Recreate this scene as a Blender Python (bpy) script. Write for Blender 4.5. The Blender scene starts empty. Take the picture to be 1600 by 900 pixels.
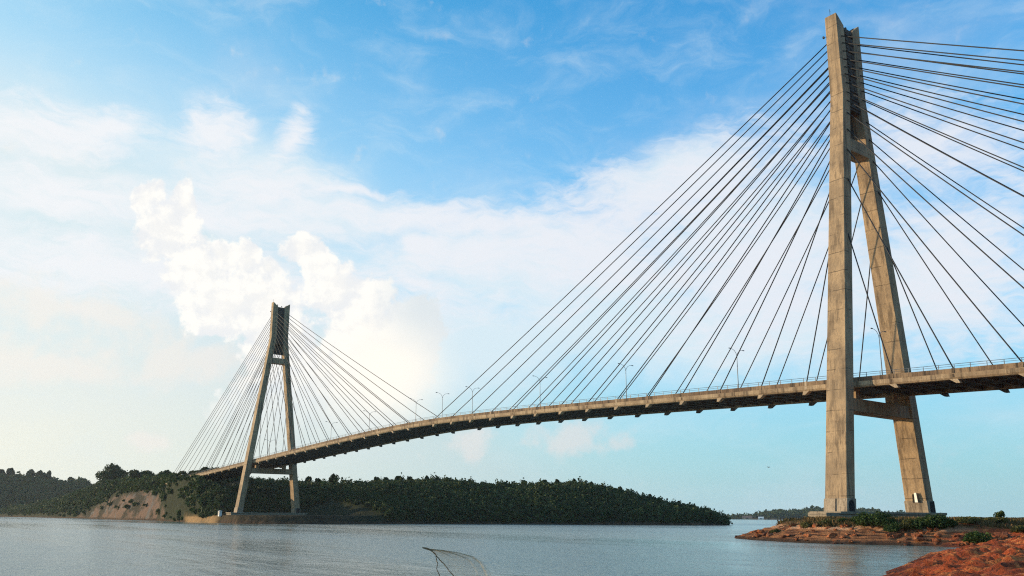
import bpy, math, random
import numpy as np
from mathutils import Matrix, Vector
R = math.radians
sc = bpy.context.scene
col = sc.collection

# ---------------------------------------------------------------- camera
CAM = (99.138, -173.8, 4.09)
yaw, pitch, roll = 0.92607, 0.20700, 0.00560
fw = Vector((-math.sin(yaw)*math.cos(pitch), math.cos(yaw)*math.cos(pitch), math.sin(pitch)))
r0 = Vector((math.cos(yaw), math.sin(yaw), 0)); u0 = r0.cross(fw)
rt = r0*math.cos(roll)+u0*math.sin(roll); up = -r0*math.sin(roll)+u0*math.cos(roll)
cd = bpy.data.cameras.new('camera'); cam = bpy.data.objects.new('camera', cd); col.objects.link(cam)
cam.matrix_world = Matrix(((rt.x, up.x, -fw.x, CAM[0]), (rt.y, up.y, -fw.y, CAM[1]), (rt.z, up.z, -fw.z, CAM[2]), (0, 0, 0, 1)))
cd.sensor_width = 36; cd.lens = 36*1317.25/1600; cd.shift_y = 80.58/1600
cd.clip_start = 0.1; cd.clip_end = 40000
sc.camera = cam

# ---------------------------------------------------------------- view, sun, sky
sc.view_settings.view_transform = 'Standard'; sc.view_settings.look = 'None'
sc.view_settings.exposure = 0.0; sc.view_settings.gamma = 1.0
sc.view_settings.use_curve_mapping = False
sc.render.engine = 'CYCLES'
sc.cycles.use_denoising = False
sc.cycles.filter_width = 1.15; sc.cycles.max_bounces = 6; sc.cycles.volume_bounces = 1
sc.cycles.transparent_max_bounces = 12
SUN_EL = 10.0
SUN_DIR = Vector((-0.81*math.cos(R(SUN_EL)), -0.586*math.cos(R(SUN_EL)), math.sin(R(SUN_EL)))).normalized()
sl = bpy.data.lights.new('sun', 'SUN'); sl.energy = 5.0; sl.angle = R(0.53); sl.color = (1.0, 0.75, 0.46)
sun = bpy.data.objects.new('sun', sl); col.objects.link(sun)
sun.rotation_euler = SUN_DIR.to_track_quat('Z', 'Y').to_euler(); sun.location = (0, -50, 200)

w = bpy.data.worlds.new('World'); sc.world = w; w.use_nodes = True
N = w.node_tree; N.nodes.clear()
def nn(T, t, **k):
    n = T.nodes.new(t)
    for a, b in k.items(): setattr(n, a, b)
    return n
def mth(T, op, a, b=None, c=None, clamp=False):
    n = nn(T, 'ShaderNodeMath', operation=op, use_clamp=clamp)
    for i, x in enumerate((a, b, c)):
        if x is None: continue
        if isinstance(x, (int, float)): n.inputs[i].default_value = x
        else: T.links.new(x, n.inputs[i])
    return n.outputs[0]
def mapr(T, x, a, b, c=0., d=1., smooth=True):
    n = nn(T, 'ShaderNodeMapRange'); n.interpolation_type = 'SMOOTHSTEP' if smooth else 'LINEAR'
    T.links.new(x, n.inputs['Value'])
    for k, v in (('From Min', a), ('From Max', b), ('To Min', c), ('To Max', d)): n.inputs[k].default_value = v
    return n.outputs[0]
def mixc(T, f, a, b, mode='MIX'):
    n = nn(T, 'ShaderNodeMix', data_type='RGBA', blend_type=mode)
    for i, x in ((0, f), (6, a), (7, b)):
        if isinstance(x, (int, float)): n.inputs[i].default_value = x
        elif isinstance(x, tuple): n.inputs[i].default_value = (*x, 1)[:4]
        else: T.links.new(x, n.inputs[i])
    return n.outputs[2]
def noise(T, vec, scale, detail=4, rough=.55, dist=0., lac=2.0, out=0):
    n = nn(T, 'ShaderNodeTexNoise'); n.inputs['Scale'].default_value = scale; n.inputs['Detail'].default_value = detail
    n.inputs['Roughness'].default_value = rough; n.inputs['Distortion'].default_value = dist; n.inputs['Lacunarity'].default_value = lac
    if vec is not None: T.links.new(vec, n.inputs['Vector'])
    return n.outputs[out]
def mapping(T, vec, loc=(0, 0, 0), rot=(0, 0, 0), scale=(1, 1, 1), t='POINT'):
    n = nn(T, 'ShaderNodeMapping', vector_type=t)
    n.inputs['Location'].default_value = loc; n.inputs['Rotation'].default_value = rot; n.inputs['Scale'].default_value = scale
    T.links.new(vec, n.inputs['Vector']); return n.outputs[0]

tc = nn(N, 'ShaderNodeTexCoord'); sep = nn(N, 'ShaderNodeSeparateXYZ'); N.links.new(tc.outputs['Generated'], sep.inputs[0])
az = mth(N, 'MULTIPLY', mth(N, 'ARCTAN2', mth(N, 'MULTIPLY', sep.outputs[0], -1.), sep.outputs[1]), 180/math.pi)
el = mth(N, 'MULTIPLY', mth(N, 'ARCSINE', sep.outputs[2]), 180/math.pi)
cmb = nn(N, 'ShaderNodeCombineXYZ'); N.links.new(az, cmb.inputs[0]); N.links.new(el, cmb.inputs[1])
AE = cmb.outputs[0]                                   # compass bearing and height angle of the view ray, in degrees
sky = nn(N, 'ShaderNodeTexSky', sky_type='NISHITA', sun_disc=False)
sky.sun_elevation = R(SUN_EL); sky.sun_rotation = math.atan2(SUN_DIR.x, SUN_DIR.y)
sky.altitude = 0; sky.air_density = 1.0; sky.dust_density = 0.6; sky.ozone_density = 2.0
CUMULUS = [(77.63, 19.38, 1.3, 1.32, 0.0), (75.56, 19.43, 1.02, 1.66, 0.0), (76.28, 17.46, 2.47, 2.37, 0.0), (74.22, 15.48, 2.76, 2.83, 0.0), (72.61, 16.38, 1.61, 1.63, 0.0), (71.24, 16.1, 1.39, 2.05, 0.0), (72.65, 13.17, 3.59, 3.07, 0.0), (69.82, 13.39, 3.29, 3.54, 0.0), (68.63, 10.95, 3.71, 3.35, 0.0), (67.84, 17.23, 1.45, 1.5, 0.0), (66.77, 16.47, 1.63, 1.85, 0.0), (69.78, 15.9, 1.16, 0.99, 0.0), (65.48, 14.86, 2.84, 2.37, 0.0), (63.06, 14.23, 2.7, 2.56, 0.0), (63.6, 11.63, 3.87, 3.42, 0.0), (61.02, 12.16, 2.71, 2.76, 0.0), (60.17, 13.05, 2.11, 1.98, 0.0), (59.76, 11.12, 2.01, 2.59, 0.0), (59.71, 12.2, 2.29, 3.46, 0.0), (61.39, 10.42, 3.03, 3.44, 0.0), (61.78, 9.12, 3.87, 2.57, 0.0), (66.02, 8.97, 4.6, 2.54, 0.0)]
CUMULUS = [(a, e, ra*1.12, re*1.12, r_) for a, e, ra, re, r_ in CUMULUS]+[(64.5, 6.5, 6, 3, 0), (69.5, 6.5, 5, 3, 0)]
SHEETS = [(57.67, 19.79, 19.12, 1.44, 0.0), (44.0, 20.33, 14.76, 3.78, -14.0), (39.53, 21.31, 10.02, 4.11, -16.0), (48.56, 17.49, 14.88, 3.43, 0.0), (36.37, 16.08, 10.78, 6.63, 0.0), (25.2, 22.28, 8.74, 3.35, 10.0), (24.83, 14.92, 7.71, 6.5, 0.0), (54.9, 17.5, 10.88, 2.15, 0.0), (74.91, 18.84, 16.63, 1.43, 0.0), (82.5, 19.04, 7.01, 2.24, 0.0), (70.12, 20.82, 6.76, 2.03, 0.0), (84.27, 22.07, 6.52, 2.16, 0.0), (81.11, 22.91, 4.02, 1.48, -10.0), (73.93, 23.95, 2.46, 2.71, 35.0), (68.84, 24.01, 1.3, 2.63, 25.0), (76.51, 14.82, 34.28, 2.78, 0.0), (59.44, 18.03, 2.7, 1.11, 0.0), (59.81, 15.65, 4.0, 1.29, 0.0), (50.82, 18.16, 5.45, 2.15, 0.0), (64.94, 21.3, 4.87, 0.37, -4.0)]
SHEETS = [(a, e, ra*1.25, re*1.35, r_) for a, e, ra, re, r_ in SHEETS]
LOWCLOUDS = [(81.75, 12.24, 8.98, 2.29, 0.0), (82.78, 9.05, 10.03, 2.26, 0.0), (49.55, 5.4, 3.89, 2.15, 0.0), (55.62, 4.94, 3.03, 1.71, 0.0), (76.34, 4.43, 2.2, 1.02, 0.0), (46.12, 4.96, 2.56, 1.7, 0.0), (74.15, 9.77, 7.71, 2.84, 0.0)]
PALE = [(52.18, 16.23, 19.87, 6.05, 0.0), (44.2, 13.08, 18.3, 5.15, 0.0), (36.33, 16.91, 11.64, 8.27, 0.0), (26.69, 14.36, 7.95, 5.06, 0.0), (55.71, 11.42, 10.63, 4.78, 0.0), (41.7, 22.29, 8.0, 3.3, -16.0), (70.03, 19.6, 17.67, 2.85, 0.0), (71.88, 21.84, 10.82, 3.19, 0.0), (37.84, 11.98, 14.07, 5.46, 0.0)]
def blobs(vec, L, mode):
    acc = None
    for a, e, ra, re, rot in L:
        v = mapping(N, vec, (a, e, 0), (0, 0, R(rot)), (ra, re, 1), 'TEXTURE')
        g = nn(N, 'ShaderNodeTexGradient', gradient_type='SPHERICAL'); N.links.new(v, g.inputs[0])
        acc = g.outputs['Fac'] if acc is None else mth(N, mode, acc, g.outputs['Fac'], *( (.16,) if mode == 'SMOOTH_MAX' else ()))
    return acc
# domain warp
w1 = nn(N, 'ShaderNodeVectorMath', operation='SUBTRACT'); N.links.new(noise(N, AE, .35, 3, .5, out=1), w1.inputs[0]); w1.inputs[1].default_value = (.5, .5, .5)
w2 = nn(N, 'ShaderNodeVectorMath', operation='MULTIPLY_ADD'); N.links.new(w1.outputs[0], w2.inputs[0]); w2.inputs[1].default_value = (2.2, 1.6, 0); N.links.new(AE, w2.inputs[2])
W = w2.outputs[0]
n_cu = noise(N, AE, .40, 10, .60, .15)
n_cu2 = noise(N, AE, 1.5, 6, .6)
n_off = noise(N, mapping(N, AE, loc=(.55, .45, 0)), .40, 10, .60, .15)     # the same billows looked up a step nearer the sun
shade = mapr(N, mth(N, 'SUBTRACT', n_cu, n_off), -.09, .09)
cub = blobs(W, CUMULUS, 'SMOOTH_MAX')
cu = mth(N, 'ADD', cub, mth(N, 'MULTIPLY', mth(N, 'MULTIPLY', mapr(N, cub, .02, .25), 1.0), mth(N, 'MULTIPLY', mth(N, 'SUBTRACT', mth(N, 'ADD', mth(N, 'MULTIPLY', n_cu, .6), mth(N, 'MULTIPLY', n_cu2, .4)), .5), 1.45)))
cu_a = mapr(N, cu, .22, .44)
cu_core = mapr(N, cu, .36, 1.0)
# fade the cumulus foot into the haze
cu_a = mth(N, 'MULTIPLY', cu_a, mapr(N, el, 3.5, 11))
st = mapping(N, W, scale=(.16, .42, 1))
n_sh = noise(N, st, 1.0, 9, .62, .6)
n_sh2 = noise(N, mapping(N, W, rot=(0, 0, R(-22)), scale=(.5, 1.5, 1)), 1.0, 7, .62, .8)
shb = blobs(W, SHEETS, 'MAXIMUM')
sh = mth(N, 'ADD', mth(N, 'MULTIPLY', shb, 1.15), mth(N, 'MULTIPLY', mth(N, 'MULTIPLY', mapr(N, shb, .0, .3), mth(N, 'SUBTRACT', mth(N, 'ADD', mth(N, 'MULTIPLY', n_sh, .5), mth(N, 'MULTIPLY', n_sh2, .5)), .5)), 2.6))
sh_a = mth(N, 'MULTIPLY', mapr(N, sh, .02, 1.15), .9)
lo = mth(N, 'ADD', blobs(W, LOWCLOUDS, 'MAXIMUM'), mth(N, 'MULTIPLY', mth(N, 'SUBTRACT', n_cu, .5), 2.2))
lo_a = mth(N, 'MULTIPLY', mapr(N, lo, .2, .9), .7)
# thin cloud over the rest of the sky, so the light of the whole dome is plausible
g_all = noise(N, mapping(N, AE, scale=(.05, .12, 1)), 1.0, 7, .6, .5)
th_a = mth(N, 'MULTIPLY', mapr(N, g_all, .45, .8), .35)
# milky veil: thick near the horizon and towards the sun
left = mapr(N, az, 30, 95)
hz = mth(N, 'POWER', mapr(N, el, 36., 0., smooth=False), 1.45)
veil = mth(N, 'MULTIPLY', mth(N, 'ADD', hz, mth(N, 'MULTIPLY', mth(N, 'MULTIPLY', left, left), mapr(N, el, 38, 12, 0, 1.25))), 1.0, clamp=True)
veil = mth(N, 'MAXIMUM', veil, mapr(N, az, 62, 95, 0, .5))
veil = mth(N, 'MULTIPLY', veil, .95)
base = mixc(N, 1.0, sky.outputs[0], mixc(N, left, (.70, 2.95, 3.95), (.80, 2.75, 2.95)), 'MULTIPLY')
warm = mixc(N, left, (4.0, 6.3, 7.2), (9.7, 8.95, 7.8))
veilc = mixc(N, mapr(N, el, 16, 3), mixc(N, left, (5.3, 7.6, 8.7), (7.6, 8.6, 8.8)), warm)
c1 = mixc(N, veil, base, veilc)
c1 = mixc(N, th_a, c1, (7.5, 8.0, 8.8))
pale = mapr(N, mth(N, 'ADD', blobs(W, PALE, 'SMOOTH_MAX'), mth(N, 'MULTIPLY', mth(N, 'SUBTRACT', n_sh, .5), 1.0)), .0, .75)
c1 = mixc(N, mth(N, 'MULTIPLY', pale, mapr(N, el, 2.5, 8.0, .3, .84)), c1, (7.5, 8.7, 9.3))    # thin high veil across the middle
c2 = mixc(N, sh_a, c1, mixc(N, left, (8.3, 8.6, 9.3), (9.3, 9.4, 9.6)))
c3 = mixc(N, lo_a, c2, mixc(N, left, (7.6, 7.5, 7.6), (9.6, 9.1, 8.4)))
c4 = mixc(N, cu_a, c3, mixc(N, mapr(N, az, 59.2, 63.5), (7.7, 8.3, 8.6), mixc(N, shade, mixc(N, cu_core, (8.7, 8.9, 9.1), (9.5, 9.45, 9.2)), (10.4, 10.2, 9.7))))
glow = nn(N, 'ShaderNodeTexGradient', gradient_type='SPHERICAL'); N.links.new(mapping(N, W, (61.9, 9.3, 0), (0, 0, 0), (6.2, 5.2, 1), 'TEXTURE'), glow.inputs[0])
c4 = mixc(N, mapr(N, glow.outputs['Fac'], 0, .9), c4, (10.8, 10.3, 9.3))   # soft warm glow painted into the low cloud, well away from the sun
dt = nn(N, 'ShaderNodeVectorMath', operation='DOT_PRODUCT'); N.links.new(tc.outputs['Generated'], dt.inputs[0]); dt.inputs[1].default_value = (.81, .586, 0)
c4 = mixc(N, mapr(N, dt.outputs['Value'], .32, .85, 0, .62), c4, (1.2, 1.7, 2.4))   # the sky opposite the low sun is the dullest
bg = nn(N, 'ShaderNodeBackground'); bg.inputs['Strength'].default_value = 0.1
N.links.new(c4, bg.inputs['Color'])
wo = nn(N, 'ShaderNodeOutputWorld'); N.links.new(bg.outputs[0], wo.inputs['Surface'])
w.cycles.sampling_method = 'MANUAL'; w.cycles.sample_map_resolution = 1024

# ---------------------------------------------------------------- helpers
rng = np.random.default_rng(7)
random.seed(7)
def tag(o, label=None, cat=None, group=None, kind=None):
    for k, v in (('label', label), ('category', cat), ('group', group), ('kind', kind)):
        if v: o[k] = v
    return o
def empty(name, loc, label, cat, group=None, rz=0):
    o = bpy.data.objects.new(name, None); col.objects.link(o); o.location = loc; o.rotation_euler.z = rz
    o.empty_display_size = .5
    return tag(o, label, cat, group)
def link(name, me, mat, parent=None, smooth=False):
    if mat is not None: me.materials.append(mat)
    if smooth: me.shade_smooth()
    o = bpy.data.objects.new(name, me); col.objects.link(o)
    if parent is not None:
        o.parent = parent
    return o
def mesh_np(name, V, F, k=4):
    """V (n,3) array, F (m,k) array of equal-sized faces"""
    V = np.ascontiguousarray(V, dtype=np.float32); F = np.ascontiguousarray(F, dtype=np.int32)
    me = bpy.data.meshes.new(name); me.vertices.add(len(V)); me.vertices.foreach_set('co', V.ravel())
    me.loops.add(F.size); me.loops.foreach_set('vertex_index', F.ravel())
    me.polygons.add(len(F)); me.polygons.foreach_set('loop_start', np.arange(0, F.size, k, dtype=np.int32))
    me.update(calc_edges=True); me.validate(); return me
class MB:
    """collects boxes, tubes and prisms for ONE mesh"""
    def __init__(s): s.v = []; s.f = []
    def add(s, vs, fs):
        b = len(s.v); s.v += [tuple(map(float, q)) for q in vs]; s.f += [tuple(i+b for i in f) for f in fs]
    def box(s, x0, x1, y0, y1, z0, z1):
        s.add([(x0,y0,z0),(x1,y0,z0),(x1,y1,z0),(x0,y1,z0),(x0,y0,z1),(x1,y0,z1),(x1,y1,z1),(x0,y1,z1)],
              [(0,3,2,1),(4,5,6,7),(0,1,5,4),(1,2,6,5),(2,3,7,6),(3,0,4,7)])
    def hexa(s, P):   # eight corners, bottom four then top four
        s.add(P, [(0,3,2,1),(4,5,6,7),(0,1,5,4),(1,2,6,5),(2,3,7,6),(3,0,4,7)])
    def sweep(s, rings, closed=True):
        n = len(rings[0]); b = []
        vs = [q for r_ in rings for q in r_]; fs = []
        for i in range(len(rings)-1):
            for j in range(n):
                k = (j+1) % n
                fs.append((i*n+j, i*n+k, (i+1)*n+k, (i+1)*n+j))
        if closed: fs.append(tuple(range(n))[::-1]); fs.append(tuple((len(rings)-1)*n+j for j in range(n)))
        s.add(vs, fs)
    def tube(s, pts, r, n=6):
        pts = [Vector(q) for q in pts]; rings = []
        rr = r if isinstance(r, (list, tuple)) else [r]*len(pts)
        for i, q in enumerate(pts):
            t = (pts[min(i+1, len(pts)-1)]-pts[max(i-1, 0)]).normalized()
            a = t.cross(Vector((0, 0, 1)) if abs(t.z) < .95 else Vector((1, 0, 0))).normalized(); b = t.cross(a)
            rings.append([q+a*math.cos(2*math.pi*j/n)*rr[i]+b*math.sin(2*math.pi*j/n)*rr[i] for j in range(n)])
        s.sweep(rings)
    def ball(s, c, rx, ry, rz, n=8, m=5):
        rings = []
        for i in range(m+1):
            th = math.pi*(i+.0001)/(m+.0002)
            rings.append([(c[0]+rx*math.sin(th)*math.cos(2*math.pi*j/n), c[1]+ry*math.sin(th)*math.sin(2*math.pi*j/n), c[2]-rz*math.cos(th)) for j in range(n)])
        s.sweep(rings)
    def build(s, name, mat, parent=None, smooth=False, bevel=0, origin=(0, 0, 0)):
        me = bpy.data.meshes.new(name)
        me.from_pydata([(a-origin[0], b-origin[1], c-origin[2]) for a, b, c in s.v], [], s.f)
        import bmesh
        bm = bmesh.new(); bm.from_mesh(me); bmesh.ops.recalc_face_normals(bm, faces=bm.faces); bm.to_mesh(me); bm.free()
        o = link(name, me, mat, parent, smooth); o.location = origin
        if bevel:
            b = o.modifiers.new('edge', 'BEVEL'); b.width = bevel; b.segments = 1; b.limit_method = 'ANGLE'
        return o
def hash2(i, j, s):
    n = (i.astype(np.int64)*374761393+j.astype(np.int64)*668265263+s*974634777) & 0xffffffff
    n = ((n ^ (n >> 13))*1274126177) & 0xffffffff
    return ((n ^ (n >> 16)) & 0xffff)/65535.
def vnoise(x, y, s=0):
    i = np.floor(x); j = np.floor(y); u = x-i; v = y-j; u = u*u*(3-2*u); v = v*v*(3-2*v)
    a = hash2(i, j, s); b = hash2(i+1, j, s); c = hash2(i, j+1, s); d = hash2(i+1, j+1, s)
    return (a*(1-u)+b*u)*(1-v)+(c*(1-u)+d*u)*v
def fbm(x, y, o=5, s=0, g=.5):
    r = 0; a = 1; t = 0
    for k in range(o):
        r = r+a*vnoise(x*2**k+17.3*k, y*2**k-9.1*k, s+k); t += a; a *= g
    return r/t
sstep = lambda a, b, x: (lambda t: t*t*(3-2*t))(np.clip((x-a)/(b-a), 0, 1))

# ---------------------------------------------------------------- materials
def mat(name):
    m = bpy.data.materials.new(name); m.use_nodes = True; T = m.node_tree; T.nodes.clear()
    o = nn(T, 'ShaderNodeOutputMaterial'); p = nn(T, 'ShaderNodeBsdfPrincipled'); T.links.new(p.outputs[0], o.inputs[0])
    return m, T, p
def setin(T, p, name, x):
    if isinstance(x, (int, float)): p.inputs[name].default_value = x
    elif isinstance(x, tuple): p.inputs[name].default_value = (*x, 1)[:4]
    else: T.links.new(x, p.inputs[name])
def bump(T, p, h, strength, dist=.1):
    b = nn(T, 'ShaderNodeBump'); b.inputs['Strength'].default_value = strength; b.inputs['Distance'].default_value = dist
    T.links.new(h, b.inputs['Height']); T.links.new(b.outputs[0], p.inputs['Normal']); return b
def pos(T):
    g = nn(T, 'ShaderNodeNewGeometry'); return g.outputs['Position'], g
def plain(name, c, rough=.6, metal=0, var=.25, scale=1.5):
    m, T, p = mat(name); P, _ = pos(T)
    f = mapr(T, noise(T, P, scale, 4), .3, .7)
    setin(T, p, 'Base Color', mixc(T, f, tuple(x*(1-var) for x in c), tuple(min(1, x*(1+var)) for x in c)))
    setin(T, p, 'Roughness', rough); setin(T, p, 'Metallic', metal); return m
def concrete(name, light, dark, stain, joint=0., stainamt=.6, rough=.88, seed=0.):
    m, T, p = mat(name); P, _ = pos(T)
    P = mapping(T, P, loc=(seed, seed*.7, 0))
    big = noise(T, P, .16, 6, .65)
    mid = noise(T, mapping(T, P, scale=(1.0, 1.0, .03)), 1.0, 7, .66)           # vertical weathering streaks
    fine = noise(T, mapping(T, P, scale=(6.5, 6.5, .12)), 1.0, 3, .6)         # board marks
    grit = noise(T, P, 2.2, 8, .7)
    c = mixc(T, mapr(T, big, .38, .62), dark, light)
    c = mixc(T, mth(T, 'MULTIPLY', mapr(T, mid, .50, .64), stainamt), c, stain)
    c = mixc(T, mth(T, 'MULTIPLY', mapr(T, mid, .46, .34), .45), c, tuple(min(1, x*1.25) for x in light))
    c = mixc(T, mth(T, 'MULTIPLY', mapr(T, fine, .5, .66), .40), c, stain)
    c = mixc(T, mth(T, 'MULTIPLY', mapr(T, grit, .52, .66), .45), c, stain)
    h = grit
    if joint:
        s = nn(T, 'ShaderNodeSeparateXYZ'); T.links.new(P, s.inputs[0])
        zz = mth(T, 'ADD', s.outputs[2], mth(T, 'MULTIPLY', noise(T, P, .35, 2), .5))
        fr = mth(T, 'FRACT', mth(T, 'DIVIDE', zz, joint))
        # each pour has its own tone
        idn = nn(T, 'ShaderNodeTexWhiteNoise', noise_dimensions='1D'); T.links.new(mth(T, 'FLOOR', mth(T, 'DIVIDE', zz, joint)), idn.inputs['W'])
        c = mixc(T, mth(T, 'MULTIPLY', idn.outputs[0], .30), c, dark)
        jl = mapr(T, mth(T, 'ABSOLUTE', mth(T, 'SUBTRACT', fr, .5)), .478, .492)
        jl = mth(T, 'MULTIPLY', jl, mapr(T, noise(T, P, .45, 4), .42, .56, .12, 1.))
        c = mixc(T, mth(T, 'MULTIPLY', jl, .75), c, tuple(x*.5 for x in stain))
        # run-off below each joint
        ro = mth(T, 'MULTIPLY', mapr(T, fr, .25, .5), mapr(T, mid, .5, .62)); ro = mth(T, 'MULTIPLY', ro, mapr(T, fr, .5, .49))
        c = mixc(T, mth(T, 'MULTIPLY', ro, .4), c, stain)
        h = mth(T, 'SUBTRACT', grit, jl)
    setin(T, p, 'Base Color', c); setin(T, p, 'Roughness', rough); bump(T, p, h, .5, .12)
    return m
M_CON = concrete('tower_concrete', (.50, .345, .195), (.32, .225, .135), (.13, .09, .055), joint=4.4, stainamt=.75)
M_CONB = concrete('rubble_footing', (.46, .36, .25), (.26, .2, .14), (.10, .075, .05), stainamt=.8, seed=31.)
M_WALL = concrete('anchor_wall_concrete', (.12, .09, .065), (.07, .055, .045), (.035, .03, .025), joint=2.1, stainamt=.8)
M_FAS = concrete('parapet_concrete', (.30, .20, .115), (.16, .10, .06), (.04, .028, .018), stainamt=.9, seed=9.)
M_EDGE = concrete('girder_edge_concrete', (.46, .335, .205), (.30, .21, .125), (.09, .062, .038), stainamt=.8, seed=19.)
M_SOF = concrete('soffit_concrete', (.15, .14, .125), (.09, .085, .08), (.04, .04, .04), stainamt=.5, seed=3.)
M_PALE = concrete('pale_block', (.52, .40, .27), (.40, .30, .2), (.2, .14, .09), stainamt=.3)
M_CAP = concrete('pile_cap_concrete', (.42, .33, .22), (.28, .23, .17), (.10, .08, .06), joint=1.7, stainamt=.7, seed=5.)
M_CABLE = plain('black_cable_sheath', (.006, .007, .010), .6, var=.2)
M_CABLE_OLD = plain('weathered_cable_sheath', (.030, .022, .016), .7, var=.3)
M_STEEL = plain('galvanised_steel', (.14, .16, .18), .5, .4, .2)
M_DARK = plain('dark_metal', (.02, .02, .022), .5)
M_LAMPG = plain('lamp_housing', (.10, .11, .12), .4)
M_ROAD = plain('asphalt', (.05, .05, .05), .9)
M_WHITE = plain('white_paint', (.75, .74, .70), .6, var=.06)
M_HOLE = plain('dark_opening', (.01, .01, .01), .9)
M_BLUE = plain('blue_shirt', (.05, .10, .30), .8)
M_ROOF = plain('rusty_roof_sheet', (.2, .12, .09), .7)

def foliage(name, cols, rough=.75):
    m, T, p = mat(name); P, g = pos(T)
    r = nn(T, 'ShaderNodeValToRGB'); e = r.color_ramp.elements
    e[0].position = 0; e[0].color = (*cols[0], 1); e[1].position = 1; e[1].color = (*cols[-1], 1)
    for i, c in enumerate(cols[1:-1]): q = e.new((i+1)/(len(cols)-1)); q.color = (*c, 1)
    f = mth(T, 'ADD', mth(T, 'MULTIPLY', g.outputs['Random Per Island'], .55), mth(T, 'MULTIPLY', mapr(T, noise(T, P, .05, 5, .65), .3, .7), .45))
    T.links.new(f, r.inputs[0]); setin(T, p, 'Base Color', r.outputs[0]); setin(T, p, 'Roughness', rough)
    setin(T, p, 'Specular IOR Level', .2)
    o = [x for x in T.nodes if x.type == 'OUTPUT_MATERIAL'][0]
    tr = nn(T, 'ShaderNodeBsdfTranslucent'); T.links.new(r.outputs[0], tr.inputs[0])
    mx = nn(T, 'ShaderNodeMixShader'); mx.inputs[0].default_value = .2
    T.links.new(p.outputs[0], mx.inputs[1]); T.links.new(tr.outputs[0], mx.inputs[2]); T.links.new(mx.outputs[0], o.inputs[0])
    return m
M_FOREST = foliage('forest_leaves', [(.018, .030, .013), (.036, .060, .020), (.060, .094, .028), (.10, .10, .04)])
M_FORESTN = foliage('spur_leaves', [(.022, .038, .012), (.038, .065, .016), (.065, .10, .024), (.10, .10, .032)])
M_TREE = foliage('tree_leaves', [(.016, .030, .010), (.034, .060, .016), (.055, .09, .022)])
M_BUSH = foliage('bush_leaves', [(.018, .035, .010), (.035, .065, .016), (.06, .10, .024), (.09, .11, .035)])
M_BUSHY = foliage('yellowish_bush_leaves', [(.05, .055, .016), (.10, .10, .03), (.16, .14, .045)])
M_GRASS = foliage('dry_grass', [(.05, .05, .018), (.11, .085, .03), (.2, .12, .05), (.07, .09, .03)])
M_BARK = plain('bark', (.06, .045, .035), .9)

def earth(name, a, b, c, dark, strata=False):
    m, T, p = mat(name); P, g = pos(T)
    n1 = noise(T, P, .09, 6, .62); n2 = noise(T, P, .6, 8, .68); n3 = noise(T, P, 3.4, 7, .75)
    k = mixc(T, mapr(T, n1, .35, .65), a, b)
    k = mixc(T, mapr(T, n2, .48, .62), k, c)
    k = mixc(T, mth(T, 'MULTIPLY', mapr(T, n3, .50, .62), .8), k, dark)
    s = nn(T, 'ShaderNodeSeparateXYZ'); T.links.new(P, s.inputs[0])
    wet = mapr(T, mth(T, 'ADD', s.outputs[2], mth(T, 'MULTIPLY', n2, .5)), 1.05, .45)
    k = mixc(T, mth(T, 'MULTIPLY', wet, .7), k, tuple(x*.6 for x in dark))       # tide-stained rock
    rough = .92
    if strata:
        at_ = nn(T, 'ShaderNodeAttribute', attribute_name='zone'); sp = nn(T, 'ShaderNodeSeparateColor'); T.links.new(at_.outputs['Color'], sp.inputs[0])
        zone, grass = sp.outputs[0], sp.outputs[1]
        # layered rock: long thin beds
        zz = mth(T, 'ADD', s.outputs[2], mth(T, 'MULTIPLY', noise(T, mapping(T, P, scale=(.08, .08, .3)), 1.0, 3), .8))
        bed = noise(T, mapping(T, P, scale=(.25, .25, 5.0)), 1.0, 5, .62)
        sc_ = mixc(T, mapr(T, bed, .38, .62), (.13, .045, .02), (.52, .22, .085))
        brk = nn(T, 'ShaderNodeTexVoronoi', feature='DISTANCE_TO_EDGE'); T.links.new(mapping(T, P, scale=(.9, .9, 2.3)), brk.inputs['Vector'])
        pale = mth(T, 'MULTIPLY', mapr(T, s.outputs[2], 2.05, 2.25), mapr(T, s.outputs[2], 3.0, 2.8))
        pale = mth(T, 'MULTIPLY', pale, mapr(T, noise(T, P, .35, 3), .38, .48))
        sc_ = mixc(T, pale, sc_, mixc(T, n2, (.75, .50, .32), (.72, .28, .10)))
        sc_ = mixc(T, mapr(T, brk.outputs[0], .10, .0), sc_, (.05, .028, .018))
        sc_ = mixc(T, wet, sc_, (.055, .032, .02))
        k = mixc(T, zone, k, sc_)
        k = mixc(T, mth(T, 'MULTIPLY', grass, mapr(T, n2, .35, .6, .5, 1)), k, mixc(T, mapr(T, n3, .4, .6), (.06, .06, .02), (.13, .085, .04)))
    setin(T, p, 'Base Color', k); setin(T, p, 'Roughness', rough); setin(T, p, 'Specular IOR Level', .25)
    bump(T, p, mth(T, 'ADD', n2, mth(T, 'MULTIPLY', n3, .5)), 1.0, .6)
    return m
M_EARTH = earth('red_laterite', (.56, .105, .026), (.30, .062, .022), (.74, .25, .075), (.055, .02, .013), strata=True)
M_ROCK = earth('laterite_rock', (.42, .13, .045), (.16, .055, .03), (.5, .2, .09), (.05, .025, .018))

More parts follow.
